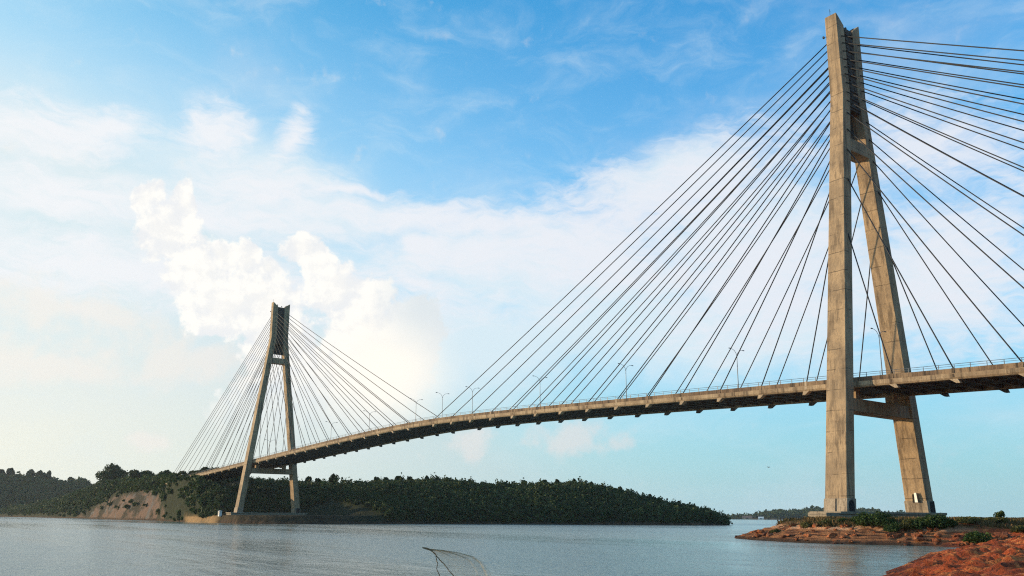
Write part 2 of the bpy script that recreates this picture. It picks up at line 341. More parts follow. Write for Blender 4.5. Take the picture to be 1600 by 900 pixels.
def hillmat(name, green1, green2):
    m, T, p = mat(name); P, g = pos(T)
    at_ = nn(T, 'ShaderNodeAttribute', attribute_name='zone'); sp = nn(T, 'ShaderNodeSeparateColor'); T.links.new(at_.outputs['Color'], sp.inputs[0])
    n1 = noise(T, P, .03, 5); n2 = noise(T, P, .25, 7, .68)
    k = mixc(T, mapr(T, n2, .35, .65), green1, green2)
    gul = noise(T, mapping(T, P, rot=(0, 0, R(10)), scale=(.035, .22, .06)), 1.0, 6, .68)  # rain gullies down the scarp
    rock = mixc(T, mapr(T, gul, .44, .56), (.045, .040, .026), (.19, .12, .085))
    rock = mixc(T, mth(T, 'MULTIPLY', mapr(T, noise(T, P, .08, 4), .56, .64), .7), rock, (.16, .155, .145))
    k = mixc(T, sp.outputs[0], k, rock)
    k = mixc(T, sp.outputs[1], k, mixc(T, n2, (.30, .18, .085), (.42, .27, .13)))   # sand and cut earth
    k = mixc(T, sp.outputs[2], k, mixc(T, mapr(T, n2, .4, .6), (.035, .025, .018), (.10, .06, .035)))
    setin(T, p, 'Base Color', k); setin(T, p, 'Roughness', .95); setin(T, p, 'Specular IOR Level', .1)
    bump(T, p, mth(T, 'ADD', n2, gul), 1.0, 1.5)
    return m
M_HILL = hillmat('hill_ground', (.018, .024, .012), (.034, .042, .018))

# ---------------------------------------------------------------- water
def water_mat():
    m, T, p = mat('channel_water'); P, g = pos(T)
    big = noise(T, mapping(T, P, rot=(0, 0, R(35)), scale=(.004, .028, 1)), 1.0, 5, .6, .5)  # calm and ruffled lanes
    ruf = mapr(T, big, .38, .62)
    a = noise(T, mapping(T, P, rot=(0, 0, R(25)), scale=(.55, .85, 1)), 1.0, 3, .6, .6)
    b = noise(T, mapping(T, P, scale=(2.1, 2.6, 1)), 1.0, 3, .62, .4)
    c = noise(T, mapping(T, P, rot=(0, 0, R(20)), scale=(.12, .2, 1)), 1.0, 2, .5)
    h = mth(T, 'ADD', mth(T, 'ADD', mth(T, 'MULTIPLY', a, 1.0), mth(T, 'MULTIPLY', b, .62)), mth(T, 'MULTIPLY', c, 1.6))
    h = mth(T, 'MULTIPLY', h, mth(T, 'ADD', mth(T, 'MULTIPLY', ruf, .85), .2))
    bp = nn(T, 'ShaderNodeBump'); bp.inputs['Strength'].default_value = 1.0; bp.inputs['Distance'].default_value = .26
    T.links.new(h, bp.inputs['Height']); T.links.new(bp.outputs[0], p.inputs['Normal'])
    setin(T, p, 'Base Color', mixc(T, big, (.15, .235, .215), (.24, .285, .24))); setin(T, p, 'IOR', 1.33)
    setin(T, p, 'Roughness', mapr(T, big, .35, .65, .10, .22))
    return m
M_WATER = water_mat()
def disc(name, cx, cy, r, z, mat_, n=96):
    V = [(cx, cy, z)]; F = []
    rad = [60, 200, 700, 2000, r]
    for q in rad: V += [(cx+q*math.cos(2*math.pi*i/n), cy+q*math.sin(2*math.pi*i/n), z) for i in range(n)]
    for i in range(n): F.append((0, 1+i, 1+(i+1) % n))
    for k in range(len(rad)-1):
        for i in range(n):
            a = 1+k*n; j = (i+1) % n; F.append((a+i, a+n+i, a+n+j, a+j))
    me = bpy.data.meshes.new(name); me.from_pydata(V, [], F); return link(name, me, mat_)
tag(disc('water', 99, -174, 5200, 0, M_WATER), 'grey blue rippled channel water between the shores', kind='structure')
tag(disc('seabed', 99, -174, 5200, -7, M_EARTH, 48), 'sea bed under the channel', kind='structure')

# ---------------------------------------------------------------- near shore
SHORE = [(-18,-27),(-13,-33),(-4,-39),(5,-44),(12,-46.5),(20,-46.5),(27,-44),(33,-43.5),(38,-46),(41,-53),(45,-68),(50,-82),(56,-96),(62,-110),(70,-128),(79,-146),(84,-160),(86,-172),(85,-190),(90,-230),(110,-330),
         (600,-600),(1500,-300),(1500,1100),(420,760),(190,420),(95,220),(40,110),(6,62),(-12,30),(-20,5),(-23,-12),(-22,-22)]
def sdf(px, py):
    P = np.array(SHORE, float); best = np.full(px.shape, 1e9); ins = np.zeros(px.shape, bool)
    for i in range(len(P)):
        a = P[i]; b = P[(i+1) % len(P)]; e = b-a
        t = np.clip(((px-a[0])*e[0]+(py-a[1])*e[1])/(e@e), 0, 1)
        best = np.minimum(best, np.hypot(px-a[0]-t*e[0], py-a[1]-t*e[1]))
        cr = ((a[1] > py) != (b[1] > py)); xx = (b[0]-a[0])*(py-a[1])/((b[1]-a[1]) if b[1] != a[1] else 1e-9)+a[0]
        ins ^= cr & (px < xx)
    return np.where(ins, best, -best)
def ground_z(x, y):
    d = sdf(x, y)
    dn = d+(fbm(x*.25, y*.25, 4, 3)-.5)*3.0*sstep(0, 3, np.abs(d)+1)
    # the layered revetment under the tower
    rev = sstep(36, 29, x)*sstep(-12, -26, y)
    dr = d+(fbm(x*.5, y*.5, 4, 5)-.5)*1.0
    zr = np.interp(dr, [-6, 0, 1, 10, 14, 400], [-3, -.1, .5, 3.25, 3.55, 4.0])
    stp = np.floor(zr/.42)*.42; fr = (zr-stp)/.42
    zr2 = stp+.42*sstep(.55, 1.0, fr)
    zr = np.where((zr > 0) & (zr < 3.4), zr2+(fbm(x*1.1, y*1.1, 3, 8)-.5)*.55, zr)
    # rough red earth
    ze = np.interp(dn, [-8, 0, 3, 9, 18, 40, 120, 700], [-3, -.12, .45, 1.25, 2.1, 2.9, 3.6, 4.4])
    amp = sstep(0, 5, dn)
    ze = ze+amp*((fbm(x*.16, y*.16, 5, 11)-.5)*1.3+(np.abs(fbm(x*.6, y*.6, 5, 21, .6)-.5))*2.0-.25+(fbm(x*1.3, y*1.3, 3, 31)-.5)*.8+(np.abs(fbm(x*2.2, y*2.2, 2, 41)-.5))*.55)*np.where(y < 20, 1, .3)
    # mound on the right of the cove
    ze = ze+1.7*np.exp(-(((x-82)/17)**2+((y+66)/20)**2))*amp+1.1*np.exp(-(((x-64)/6)**2+((y+73)/7)**2))*amp
    # ground behind the cove, under the tower's far side
    back = sstep(-40, -24, y)*sstep(24, 30, x)
    ze = ze*(1-back)+back*np.maximum(ze*.5+1.6, .2)
    ze = np.where(dn < 0, np.minimum(ze, -.1), ze)
    z = zr*rev+ze*(1-rev)
    plat = sstep(8, 12, d)*sstep(-32, -27, y)*sstep(38, 30, x)
    z = z*(1-plat)+plat*(3.6+(fbm(x*.3, y*.3, 4, 44)-.5)*.5)
    camz = np.exp(-(((x-99)/6)**2+((y+174)/6)**2)); z = z*(1-camz)+2.35*camz
    return z, d, rev
gx = np.unique(np.r_[np.linspace(-60, -30, 12), np.arange(-30, 118, .38), np.geomspace(118, 300, 50), np.linspace(300, 1700, 30)])
gy = np.unique(np.r_[np.linspace(-700, -215, 20), np.arange(-215, -125, 1.), np.arange(-125, -20, .38), np.arange(-20, 40, 1.2), np.geomspace(40, 1200, 50)])
GX, GY = np.meshgrid(gx, gy, indexing='ij'); GZ, GD, GR = ground_z(GX, GY)
nx, ny = GX.shape; idx = np.arange(nx*ny).reshape(nx, ny)
F = np.stack([idx[:-1, :-1], idx[1:, :-1], idx[1:, 1:], idx[:-1, 1:]], -1).reshape(-1, 4)
me = mesh_np('ground', np.stack([GX, GY, GZ], -1).reshape(-1, 3), F)
ca = me.color_attributes.new('zone', 'FLOAT_COLOR', 'POINT')
gr = sstep(.42, .6, fbm(GX*.12, GY*.12, 4, 66))*sstep(2.3, 3.0, GZ)*sstep(-60, -30, GY)
gr = np.maximum(gr, sstep(-10, 30, GY)*.85)
ca.data.foreach_set('color', np.stack([GR, gr, 0*gr, 0*gr+1], -1).astype(np.float32).ravel())
tag(link('ground', me, M_EARTH, smooth=False), 'red laterite ground of the near shore', kind='structure')
def gz(x, y): return float(ground_z(np.array([float(x)]), np.array([float(y)]))[0][0])

# ---------------------------------------------------------------- far hills
FAR_SHORE = [(-1549.1, -97.6, -1748.9, -89.3, 0.5, 5.0, -120.0), (-1446.2, -54.2, -1645.7, -40.0, 4.0, 5.0, -60.0), (-1312.4, -18.6, -1511.3, 1.6, 7.9, 5.0, 0.0), (-1068.8, -5.5, -1267.1, 20.9, 14.6, 5.0, 60.0), (-916.7, -3.4, -1084.8, 22.1, 22.1, 5.0, 100.0), (-804.8, -2.8, -943.0, 20.0, 28.7, 5.0, 135.0), (-733.6, -3.3, -861.6, 19.3, 34.1, 5.0, 160.0), (-612.2, -9.9, -739.6, 16.1, 33.7, 5.0, 200.0), (-525.0, -11.3, -617.7, 10.0, 30.7, 5.0, 245.0), (-480.2, -17.8, -538.8, -4.6, 28.3, 6.0, 258.0), (-444.8, -21.0, -479.1, -13.8, 28.3, 6.0, 275.0), (-409.7, -25.5, -448.7, -16.4, 27.0, 6.0, 290.0), (-378.8, -27.0, -419.5, -16.5, 24.9, 8.0, 312.0), (-365.8, -25.6, -404.4, -14.9, 20.7, 12.0, 328.0), (-345.1, -26.6, -394.9, -11.6, 20.1, 18.0, 345.0), (-312.2, -29.2, -453.4, 18.3, 26.2, 50.0, 372.0), (-296.1, -20.2, -442.0, 34.8, 23.9, 68.0, 420.0), (-286.8, -8.1, -425.2, 49.8, 22.6, 76.0, 470.0), (-284.3, 7.1, -407.8, 64.1, 21.7, 62.0, 520.0), (-284.3, 20.7, -400.7, 78.6, 21.9, 30.0, 560.0), (-288.2, 37.0, -397.6, 95.5, 23.1, 6.0, 600.0), (-281.1, 63.0, -389.3, 129.6, 24.8, 5.0, 680.0), (-274.1, 86.4, -376.8, 157.6, 23.1, 5.0, 750.0), (-268.6, 99.2, -366.7, 171.7, 21.5, 5.0, 790.0), (-259.2, 117.8, -350.7, 192.3, 23.8, 5.0, 850.0), (-248.1, 140.0, -327.3, 212.0, 22.8, 5.0, 920.0), (-241.6, 152.8, -312.1, 220.9, 20.1, 5.0, 960.0), (-234.7, 165.5, -296.8, 229.2, 15.8, 5.0, 1000.0), (-226.3, 181.8, -278.7, 239.5, 10.6, 5.0, 1050.0), (-219.9, 195.5, -260.3, 242.5, 7.8, 5.0, 1090.0), (-215.9, 204.1, -246.6, 241.0, 4.9, 5.0, 1115.0), (-215.1, 211.3, -236.0, 236.8, 1.3, 3.0, 1130.0), (-216.0, 216.9, -227.5, 230.8, 0.3, 2.0, 1138.0)]
LEFT_RIDGE = [(-1500.8, -162.9, -1680.9, -170.5, 57.4, 5.0, -200.0), (-1496.1, -50.4, -1676.2, -45.2, 64.9, 5.0, -60.0), (-1491.3, 1.1, -1671.1, 12.4, 65.6, 5.0, 0.0), (-1488.7, 23.1, -1668.3, 37.1, 65.2, 5.0, 25.0), (-1484.5, 54.4, -1663.7, 72.7, 61.7, 5.0, 60.0), (-1481.1, 77.2, -1659.8, 98.9, 56.2, 5.0, 85.0), (-1478.0, 95.6, -1656.4, 120.1, 54.9, 5.0, 105.0), (-1473.9, 118.8, -1651.9, 145.9, 59.9, 5.0, 130.0), (-1470.3, 137.7, -1647.7, 168.0, 44.7, 5.0, 150.0), (-1465.3, 161.4, -1641.8, 197.0, 18.0, 5.0, 175.0), (-1460.0, 185.5, -1635.5, 225.6, 2.2, 5.0, 200.0)]
ISLET = [(-1504.6, 1808.8, -1555.5, 1870.5, 0.3, 3.0, 1136.0), (-1409.6, 1756.5, -1490.0, 1858.7, 0.3, 3.0, 1160.0), (-1339.4, 1747.3, -1447.2, 1891.5, 8.5, 3.0, 1190.0), (-1295.4, 1742.5, -1424.4, 1920.7, 14.2, 3.0, 1210.0), (-1244.8, 1754.0, -1387.3, 1959.4, 16.2, 3.0, 1240.0), (-1212.5, 1776.1, -1351.2, 1984.1, 19.9, 3.0, 1265.0), (-1167.2, 1805.8, -1301.0, 2017.0, 21.9, 3.0, 1300.0), (-1115.6, 1837.9, -1243.9, 2052.5, 20.3, 3.0, 1340.0), (-1083.4, 1857.0, -1208.5, 2073.4, 16.9, 3.0, 1365.0), (-1057.8, 1871.7, -1180.8, 2089.4, 8.3, 3.0, 1385.0), (-1000.5, 1903.0, -1113.2, 2114.9, 3.7, 3.0, 1430.0), (-950.2, 1928.9, -1044.7, 2116.4, 1.0, 3.0, 1470.0)]
KNOLL = [(-470.7, -13.3, -503.0, -6.3, 24.9, 3.0, 276.0), (-471.8, -9.8, -502.2, -3.3, 27.2, 3.0, 284.0), (-471.5, -1.8, -502.8, 5.3, 30.2, 3.0, 304.0), (-471.6, 4.8, -502.8, 12.1, 31.4, 3.0, 320.0), (-471.1, 13.0, -502.2, 20.8, 32.1, 3.0, 340.0), (-468.5, 20.6, -499.5, 29.0, 30.5, 3.0, 360.0), (-465.8, 28.2, -494.7, 36.7, 26.6, 3.0, 380.0)]
BLUE_HILL = [(-1623.3, 3436.4, -1689.2, 3571.1, 2.3, 3.0, 1500.0), (-1539.4, 3475.2, -1622.3, 3657.2, 5.3, 3.0, 1540.0), (-1477.3, 3502.5, -1576.3, 3732.0, 8.1, 3.0, 1570.0), (-1415.9, 3528.2, -1510.6, 3759.6, 13.8, 3.0, 1600.0), (-1335.3, 3560.1, -1424.2, 3793.8, 22.0, 3.0, 1640.0), (-1178.6, 3616.6, -1257.4, 3853.9, 25.0, 3.0, 1720.0), (-937.8, 3689.5, -990.5, 3882.4, 8.3, 3.0, 1850.0)]
def make_hill(name, T_, nu, nt, back, label, amp, seed, zone=None, strip_z=4.2):
    T_ = np.array(T_); k = np.arange(len(T_)); 
    seg = np.r_[0, np.cumsum(np.hypot(np.diff(T_[:, 2]), np.diff(T_[:, 3]))+.3*np.hypot(np.diff(T_[:, 0]), np.diff(T_[:, 1])))]
    s = np.linspace(0, seg[-1], nu); C_ = [np.interp(s, seg, T_[:, i]) for i in range(7)]
    sx, sy, rx, ry, rz, st, uu = [c[:, None] for c in C_]
    D = np.hypot(rx-sx, ry-sy); q = np.r_[-.06, np.linspace(0, .12, nt//4), np.linspace(.13, 1, nt//2), np.linspace(1.03, 1+back, nt//4)][None, :]
    X = sx+(rx-sx)*q; Y = sy+(ry-sy)*q; d = q*D
    low = np.minimum(strip_z, rz)*sstep(-1, 9, d)-.6*(q < 0)
    qq = np.clip((d-st)/np.maximum(D-st, 1), 0, 1)
    up_ = (rz-np.minimum(strip_z, rz))*np.sin(qq*math.pi/2)**.85
    fall = 1-.55*sstep(1, 1+back, q)
    Z = (low+up_)*fall+(fbm(X/18., Y/18., 5, seed)-.5)*amp*sstep(.0, .35, q)*sstep(0, .15, qq)*np.minimum(1, rz/10)*sstep(1.5, .9, np.abs(q-0)*0+1)
    Z = np.where(q < 0, -4, Z)
    Z = np.where(d <= 0.01, np.minimum(Z, -.05), Z)
    n_, m_ = X.shape; ix = np.arange(n_*m_).reshape(n_, m_)
    F = np.stack([ix[:-1, :-1], ix[1:, :-1], ix[1:, 1:], ix[:-1, 1:]], -1).reshape(-1, 4)
    me = mesh_np(name, np.stack([X, Y, Z], -1).reshape(-1, 3), F)
    U = np.broadcast_to(uu, X.shape); Q = np.broadcast_to(q, X.shape)
    bz = zone(U, Q, d, X, Y) if zone else np.zeros(X.shape+(3,))
    ca = me.color_attributes.new('zone', 'FLOAT_COLOR', 'POINT')
    ca.data.foreach_set('color', np.concatenate([bz, np.ones(X.shape+(1,))], -1).astype(np.float32).ravel())
    o = link(name, me, M_HILL, smooth=True); tag(o, label, kind='structure')
    return dict(X=X, Y=Y, Z=Z, Q=Q, U=U, d=d, zone=bz, o=o)
def zone_main(U, Q, d, X, Y):
    wob = (fbm(X/14., Y/14., 5, 77)-.5)
    # bare scarp above the water, left of the bridge
    top = np.interp(U, [120, 132, 160, 185, 215, 245, 258], [0, .04, .16, .30, .38, .36, .05])
    sc_ = sstep(.10, -.02, (Q+wob*.12)-top)*sstep(118, 130, U+wob*20)*sstep(266, 240, U+wob*50)
    sand = sstep(286, 296, U+wob*8)*sstep(348, 330, U+wob*8)*sstep(8, 5, d+wob*6)
    cut = sstep(344, 352, U)*sstep(392, 376, U)*sstep(.60, .66, Q+wob*.1)*sstep(.86, .78, Q+wob*.1)*.7
    shore = sstep(3.2, 1.8, d+wob*3)
    pad = sstep(340, 350, U)*sstep(580, 520, U)*sstep(46, 36, d+wob*20)*.6
    return np.stack([sc_, np.maximum(sand, cut), np.clip(shore+pad, 0, 1)*(1-sand)], -1)
H_MAIN = make_hill('hill', FAR_SHORE, 520, 60, .9, 'long dark wooded hill across the channel behind the far tower', 3.0, 5, zone_main)
def zone_ridge(U, Q, d, X, Y):
    b = sstep(100, 108, U)*sstep(146, 136, U)*sstep(.72, .9, Q)
    z = np.zeros(X.shape); return np.stack([z, b*.25, sstep(6, 2, d)], -1)
H_LEFT = make_hill('hill', LEFT_RIDGE, 160, 40, .5, 'highest wooded ridge at the far left behind the shore spur', 10., 9, zone_ridge)
H_KNOLL = make_hill('hill', KNOLL, 60, 24, 1.4, 'small wooded knoll behind the left end of the bridge', 1.5, 21)
H_ISLE = make_hill('hill', ISLET, 160, 30, .6, 'low hazy wooded island on the horizon beside the near tower', 3., 13, zone_ridge)
H_BLUE = make_hill('hill', BLUE_HILL, 60, 20, .6, 'faint blue hill on the horizon at the far right', 3., 15)

def quads(Cn, S, flat=.0, updir=None):
    """leaf clumps: one randomly turned, slightly bent four-sided leaf mass per centre"""
    n = len(Cn); a = rng.normal(size=(n, 3)); a /= np.linalg.norm(a, axis=1)[:, None]
    b = rng.normal(size=(n, 3)); b -= a*(a*b).sum(1)[:, None]; b /= np.linalg.norm(b, axis=1)[:, None]
    c = np.cross(a, b); S = S[:, None]
    k = rng.uniform(.55, 1, (n, 1))
    V = np.stack([Cn-a*S, Cn-b*S*k+c*S*.25, Cn+a*S, Cn+b*S*k+c*S*.25], 1).reshape(-1, 3)
    return V, np.arange(4*n).reshape(-1, 4)
def crown_pts(n, rx, rz, lobes=9, rg=rng):
    """points through the volume of an uneven crown made of several clumps; base at z = 0"""
    L = rg.normal(size=(lobes, 3)); L /= np.linalg.norm(L, axis=1)[:, None]; L *= rg.uniform(.25, .72, (lobes, 1)); L[:, 2] = np.abs(L[:, 2])*.9-.15
    rr = rg.uniform(.26, .48, lobes); k = rg.integers(0, lobes, n)
    p = rg.normal(size=(n, 3)); p /= np.linalg.norm(p, axis=1)[:, None]; p *= rg.uniform(.55, 1.05, (n, 1))
    q = L[k]+p*rr[k][:, None]
    q[:, 2] = (q[:, 2]+.35)
    return q*np.array([rx, rx, rz])/np.array([1, 1, 1.15])
def forest(name, H, n, cr, leafs, leaf, label, qlo=.015, qhi=1.25, mat_=None, umin=-1e9, umax=1e9, tall=.0, seed=1, skip=None, shade=0):
    rg = np.random.default_rng(seed)
    X, Y, Z, Q, U, zn = H['X'], H['Y'], H['Z'], H['Q'], H['U'], H['zone']
    # area weighted cells
    ax = X[1:, :-1]-X[:-1, :-1]; ay = Y[1:, :-1]-Y[:-1, :-1]; bx = X[:-1, 1:]-X[:-1, :-1]; by = Y[:-1, 1:]-Y[:-1, :-1]
    A = np.abs(ax*by-ay*bx); qm = Q[:-1, :-1]; um = U[:-1, :-1]
    A = A*((qm > qlo) & (qm < qhi) & (um > umin) & (um < umax))*(1-np.clip(zn[:-1, :-1].max(-1)*1.15, 0, .90))
    if skip is not None: A = A*(~skip(X[:-1, :-1], Y[:-1, :-1], Z[:-1, :-1]))
    # more trees where the slope faces the channel and on the crest
    A = A*np.where(qm > 1.08, .35, 1.)
    pr = (A/A.sum()).ravel(); pick = rg.choice(pr.size, n, p=pr); i, j = np.unravel_index(pick, A.shape)
    a, b = rg.uniform(size=(2, n)); bil = lambda M: (M[i, j]*(1-a)*(1-b)+M[i+1, j]*a*(1-b)+M[i, j+1]*(1-a)*b+M[i+1, j+1]*a*b)
    px, py, pz = bil(X), bil(Y), bil(Z)
    sz = rg.lognormal(0, .28, n)*(.75+.6*fbm(px/30., py/30., 3, seed+50)); R_ = cr*sz
    T0 = [crown_pts(leafs, 1, 1, 7, rg) for _ in range(14)]
    t = rg.integers(0, 14, n); Cn = np.stack([T0[q] for q in t])
    hr = rg.uniform(.9, 1.7, n)+tall*rg.uniform(0, 1, n)**4
    lift = rg.uniform(.0, .5, n)
    Cn = Cn*np.stack([R_, R_, R_*hr], -1)[:, None, :]
    Cn = Cn+np.stack([px, py, pz+R_*lift-.3*R_], -1)[:, None, :]
    Cn = Cn.reshape(-1, 3); S = np.repeat(leaf*np.sqrt(sz), leafs)*rg.uniform(.6, 1.3, len(Cn))
    V, F = quads(Cn, S); me = mesh_np(name, V, F)
    o = link(name, me, mat_ or M_FOREST); tag(o, label, 'forest', kind='stuff'); return o
pad_skip = lambda X, Y: (np.abs(Y) < 13) & (X > -520) & (X < -385)
forest('forest', H_MAIN, 11500, 1.75, 50, .52, 'dense dark forest covering the hill behind the bridge', umin=318, tall=1.2, seed=3, skip=lambda X, Y, Z: ((np.abs(Y) < 14) & (Z > 18) & (X < -350)) | ((X > -360) & (np.abs(Y) < 40)))
forest('forest', H_MAIN, 6600, 2.6, 54, .8, 'greener bushes and trees on the shore spur left of the bridge', umin=-200, umax=318, mat_=M_FORESTN, seed=4, skip=lambda X, Y, Z: (np.abs(Y) < 11) & (X > -470) & (Z > 24))
forest('forest', H_KNOLL, 700, 2.2, 60, .66, 'trees covering the knoll behind the left end of the bridge', seed=14, skip=lambda X, Y, Z: np.abs(Y) < 11.5)
forest('forest', H_LEFT, 5200, 5.5, 50, 1.7, 'hazy green forest on the far left ridge', seed=5, mat_=M_FORESTN)
forest('forest', H_ISLE, 2600, 7.0, 40, 2.4, 'blue green trees covering the distant island', seed=6)

# ---------------------------------------------------------------- trees one can tell apart
def tree(name, loc, h, wid, n, leaf, label, group, seed, mat_=None, trunk=.35, lobes=11):
    rg = np.random.default_rng(seed)
    t = empty(name, loc, label, 'tree', group)
    b = MB(); r = max(.12, wid*.035)
    top = h*.75; lean = rg.normal(0, .04, 2)*h
    b.tube([(0, 0, -1.2), (lean[0]*.3, lean[1]*.3, h*trunk*.6), (lean[0], lean[1], h*trunk*1.3), (lean[0]*1.3, lean[1]*1.2, top)], [r*1.25, r, r*.7, r*.25], 7)
    for k in range(6):
        a = 2*math.pi*(k+rg.uniform(-.3, .3))/6; z0 = h*rg.uniform(trunk*.7, trunk*1.3); L = wid*rg.uniform(.25, .42)
        b.tube([(lean[0]*.8, lean[1]*.8, z0), (lean[0]+math.cos(a)*L*.5, lean[1]+math.sin(a)*L*.5, z0+h*.15), (lean[0]+math.cos(a)*L, lean[1]+math.sin(a)*L, z0+h*.3)], [r*.45, r*.32, r*.12], 5)
    b.build('trunk', M_BARK, t)
    P = crown_pts(n, wid/2*1.12, h*(1-trunk)*.78, lobes, rg)+np.array([lean[0], lean[1], h*trunk])
    V, F = quads(P, leaf*rg.uniform(.6, 1.25, n)); me = mesh_np('crown', V, F); link('crown', me, mat_ or M_TREE, t)
    return t
TREES = [(-840.2, 24.3, 37.0, 21.9, 36.9, 175), (-678.5, 14.0, 33.1, 11.4, 23.4, 222), (-611.4, 14.1, 31.6, 9.1, 15.5, 256), (-1654.2, 29.1, 69.8, 20.3, 20.7, 18), (-1650.8, 56.0, 68.2, 18.2, 20.9, 45), (-1648.5, 72.9, 68.7, 17.1, 17.5, 62), (-1646.6, 86.3, 66.8, 17.2, 14.1, 75), (-1656.1, 11.7, 68.2, 19.0, 18.3, 0), (-1640.8, 122.9, 58.4, 12.7, 10.7, 110), (-483.6, -7.6, 27.9, 6.7, 11.1, 286), (-482.6, -0.5, 29.3, 6.8, 8.6, 304), (-474.3, 2.7, 30.4, 7.5, 7.3, 318), (-462.6, 6.5, 30.1, 6.6, 6.8, 336), (-458.8, 11.9, 30.1, 5.4, 5.9, 352), (-418.6, 52.3, 26.4, 4.1, 4.2, 482), (-407.4, 64.9, 25.2, 7.3, 5.4, 522), (-413.3, 57.0, 25.6, 4.1, 3.7, 498), (-395.5, 88.8, 26.8, 4.5, 3.8, 588), (-395.2, 95.7, 27.0, 3.7, 3.4, 603), (-394.4, 103.3, 27.2, 5.0, 4.3, 620), (-392.0, 111.6, 27.4, 4.6, 3.4, 640), (-389.4, 123.8, 28.1, 4.2, 3.5, 668), (-384.7, 136.9, 27.5, 3.8, 3.5, 700), (-377.2, 150.0, 26.4, 3.8, 3.5, 735), (-364.3, 170.0, 24.8, 4.3, 3.5, 790), (-356.4, 180.3, 25.8, 3.8, 3.1, 820), (-348.4, 190.4, 27.1, 3.4, 3.1, 850), (-341.6, 197.1, 27.5, 3.4, 2.6, 872), (-333.8, 204.6, 27.1, 3.8, 2.6, 897), (-324.4, 212.2, 25.8, 3.8, 2.6, 925), (-306.9, 220.5, 22.2, 3.3, 2.6, 968), (-289.7, 230.6, 16.8, 4.1, 2.1, 1015), (-272.4, 238.4, 12.3, 3.6, 2.1, 1060), (-261.8, 241.2, 10.3, 3.5, 1.6, 1085)]
TL = ['huge spreading tree standing highest on the spur above the bare scarp', 'broad tree on the spur crest just right of the huge spreading tree', 'round tree on the spur crest between the broad tree and the bridge end',
 'leftmost big round tree but one on the far left ridge', 'third tree from the left on the far left ridge crest', 'round tree fourth from the left on the far left ridge crest', 'tree at the right end of the tall row on the far left ridge',
 'tree at the very left edge on the far left ridge crest', 'lone small tree on the bare knoll between the ridge and the spur', 'tree at the end of the bridge where the outermost stays come down', 'tree just left of the bridge end behind the second outermost stays',
 'tallest tree on the knoll behind the left stays', 'small tree on the knoll behind the left stays, right of the tallest', 'rightmost small tree on the knoll behind the left stays', 'small tree just right of the far tower on the hill crest',
 'tall bushy tree standing out of the hill crest right of the far tower', 'small tree between the far tower and the tall bushy tree']
for i, (x, y, z, h, wd, u) in enumerate(TREES):
    far = math.hypot(x-CAM[0], y-CAM[1])
    if i < len(TL): lb = TL[i]
    else:
        q = i-len(TL); lb = ['first', 'second', 'third', 'fourth', 'fifth', 'sixth', 'seventh', 'eighth', 'ninth', 'tenth', 'eleventh', 'twelfth', 'thirteenth', 'fourteenth', 'fifteenth', 'sixteenth', 'seventeenth'][q]+' small tree along the hill crest counted rightward from the tall bushy tree'
    tree('tree', (x, y, z-(1.0 if i < 8 else 0 if i == 8 else 2.6)-(4 if 3 <= i <= 7 else 0)), (h+(1 if i < 9 else 1.9))*1.05+(4 if 3 <= i <= 7 else 0), wd*(.78 if 3 <= i <= 7 else .95 if i < 9 else 1.15), int(min(3200, 900+110*wd)), max(.45, far*.0011)*(1 if i < 3 else .95), lb, 'trees on the hill crest' if i >= 14 else 'trees on the spur and ridge', 100+i,
         trunk=.12 if i < 3 else (.45 if i == 8 else .2), mat_=M_TREE)

# ---------------------------------------------------------------- bridge
bridge = empty('cable_stayed_bridge', (-175, 0, 0), 'long concrete cable stayed road bridge on two tall towers across the channel', 'bridge')
BO = (-175, 0, 0)
def part(mb, name, mat_, parent=None, origin=None, **k):
    """parts keep world coordinates; the parent empties stand at their own places"""
    o = mb.build(name, mat_, None, **k); par = parent or bridge; o.parent = par; o.matrix_parent_inverse = Matrix.Translation(-par_loc(par)); return o
def par_loc(o):
    m = Matrix.Identity(4)
    while o is not None: m = Matrix.Translation(o.location) @ m if o.parent is None else o.matrix_parent_inverse @ Matrix.Translation(o.location) @ m; o = o.parent
    return m.translation
Wd = 10.71; TH = 2.1
def zd(x): return 39.256-.043665*(math.sqrt((x+175)**2+44.0**2)-44.0)
XE = (-512., 190.)
def stations(step): 
    n = int((XE[1]-XE[0])/step); return [XE[0]+(XE[1]-XE[0])*i/n for i in range(n+1)]
def sweepx(sec, step=6., x0=None, x1=None):
    b = MB(); S_ = [x for x in stations(step) if (x0 is None or x >= x0-.01) and (x1 is None or x <= x1+.01)]
    b.sweep([[(x, y, zd(x)+z) for y, z in sec] for x in S_]); return b
part(sweepx([(-Wd+.31, -.95), (Wd-.31, -.95), (Wd-.31, -1.25), (-Wd+.31, -1.25)]), 'deck_slab', M_ROAD)
for s in (-1, 1):
    sec = [(s*Wd, -.0), (s*(Wd-.28), -.0), (s*(Wd-.28), -.9), (s*(Wd-.3), -1.0), (s*(Wd-.3), -TH+.9), (s*Wd, -TH+.9)]
    part(sweepx([(s*Wd, 0), (s*(Wd-.3), 0), (s*(Wd-.3), -.93), (s*Wd, -.93)]), 'parapet', M_FAS)
    part(sweepx([(s*(Wd+.10), -.934), (s*(Wd-1.5), -.934-.32), (s*(Wd-1.5), -TH), (s*(Wd-.12), -TH), (s*(Wd+.10), -TH+.35)]), 'edge_girder', M_EDGE)
b = MB()
x = XE[0]+3
while x < XE[1]:
    if not any(abs(x-px) < 1.6 for px in (0, -350)): b.box(x-.22, x+.22, -Wd+1.52, Wd-1.52, zd(x)-TH+.12, zd(x)-1.26)
    x += 4.0
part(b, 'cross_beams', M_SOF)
part(sweepx([(-2.6, -1.254), (-2.2, -1.254), (-2.2, -TH+.25), (-2.6, -TH+.25)]), 'soffit_stringer', M_SOF)
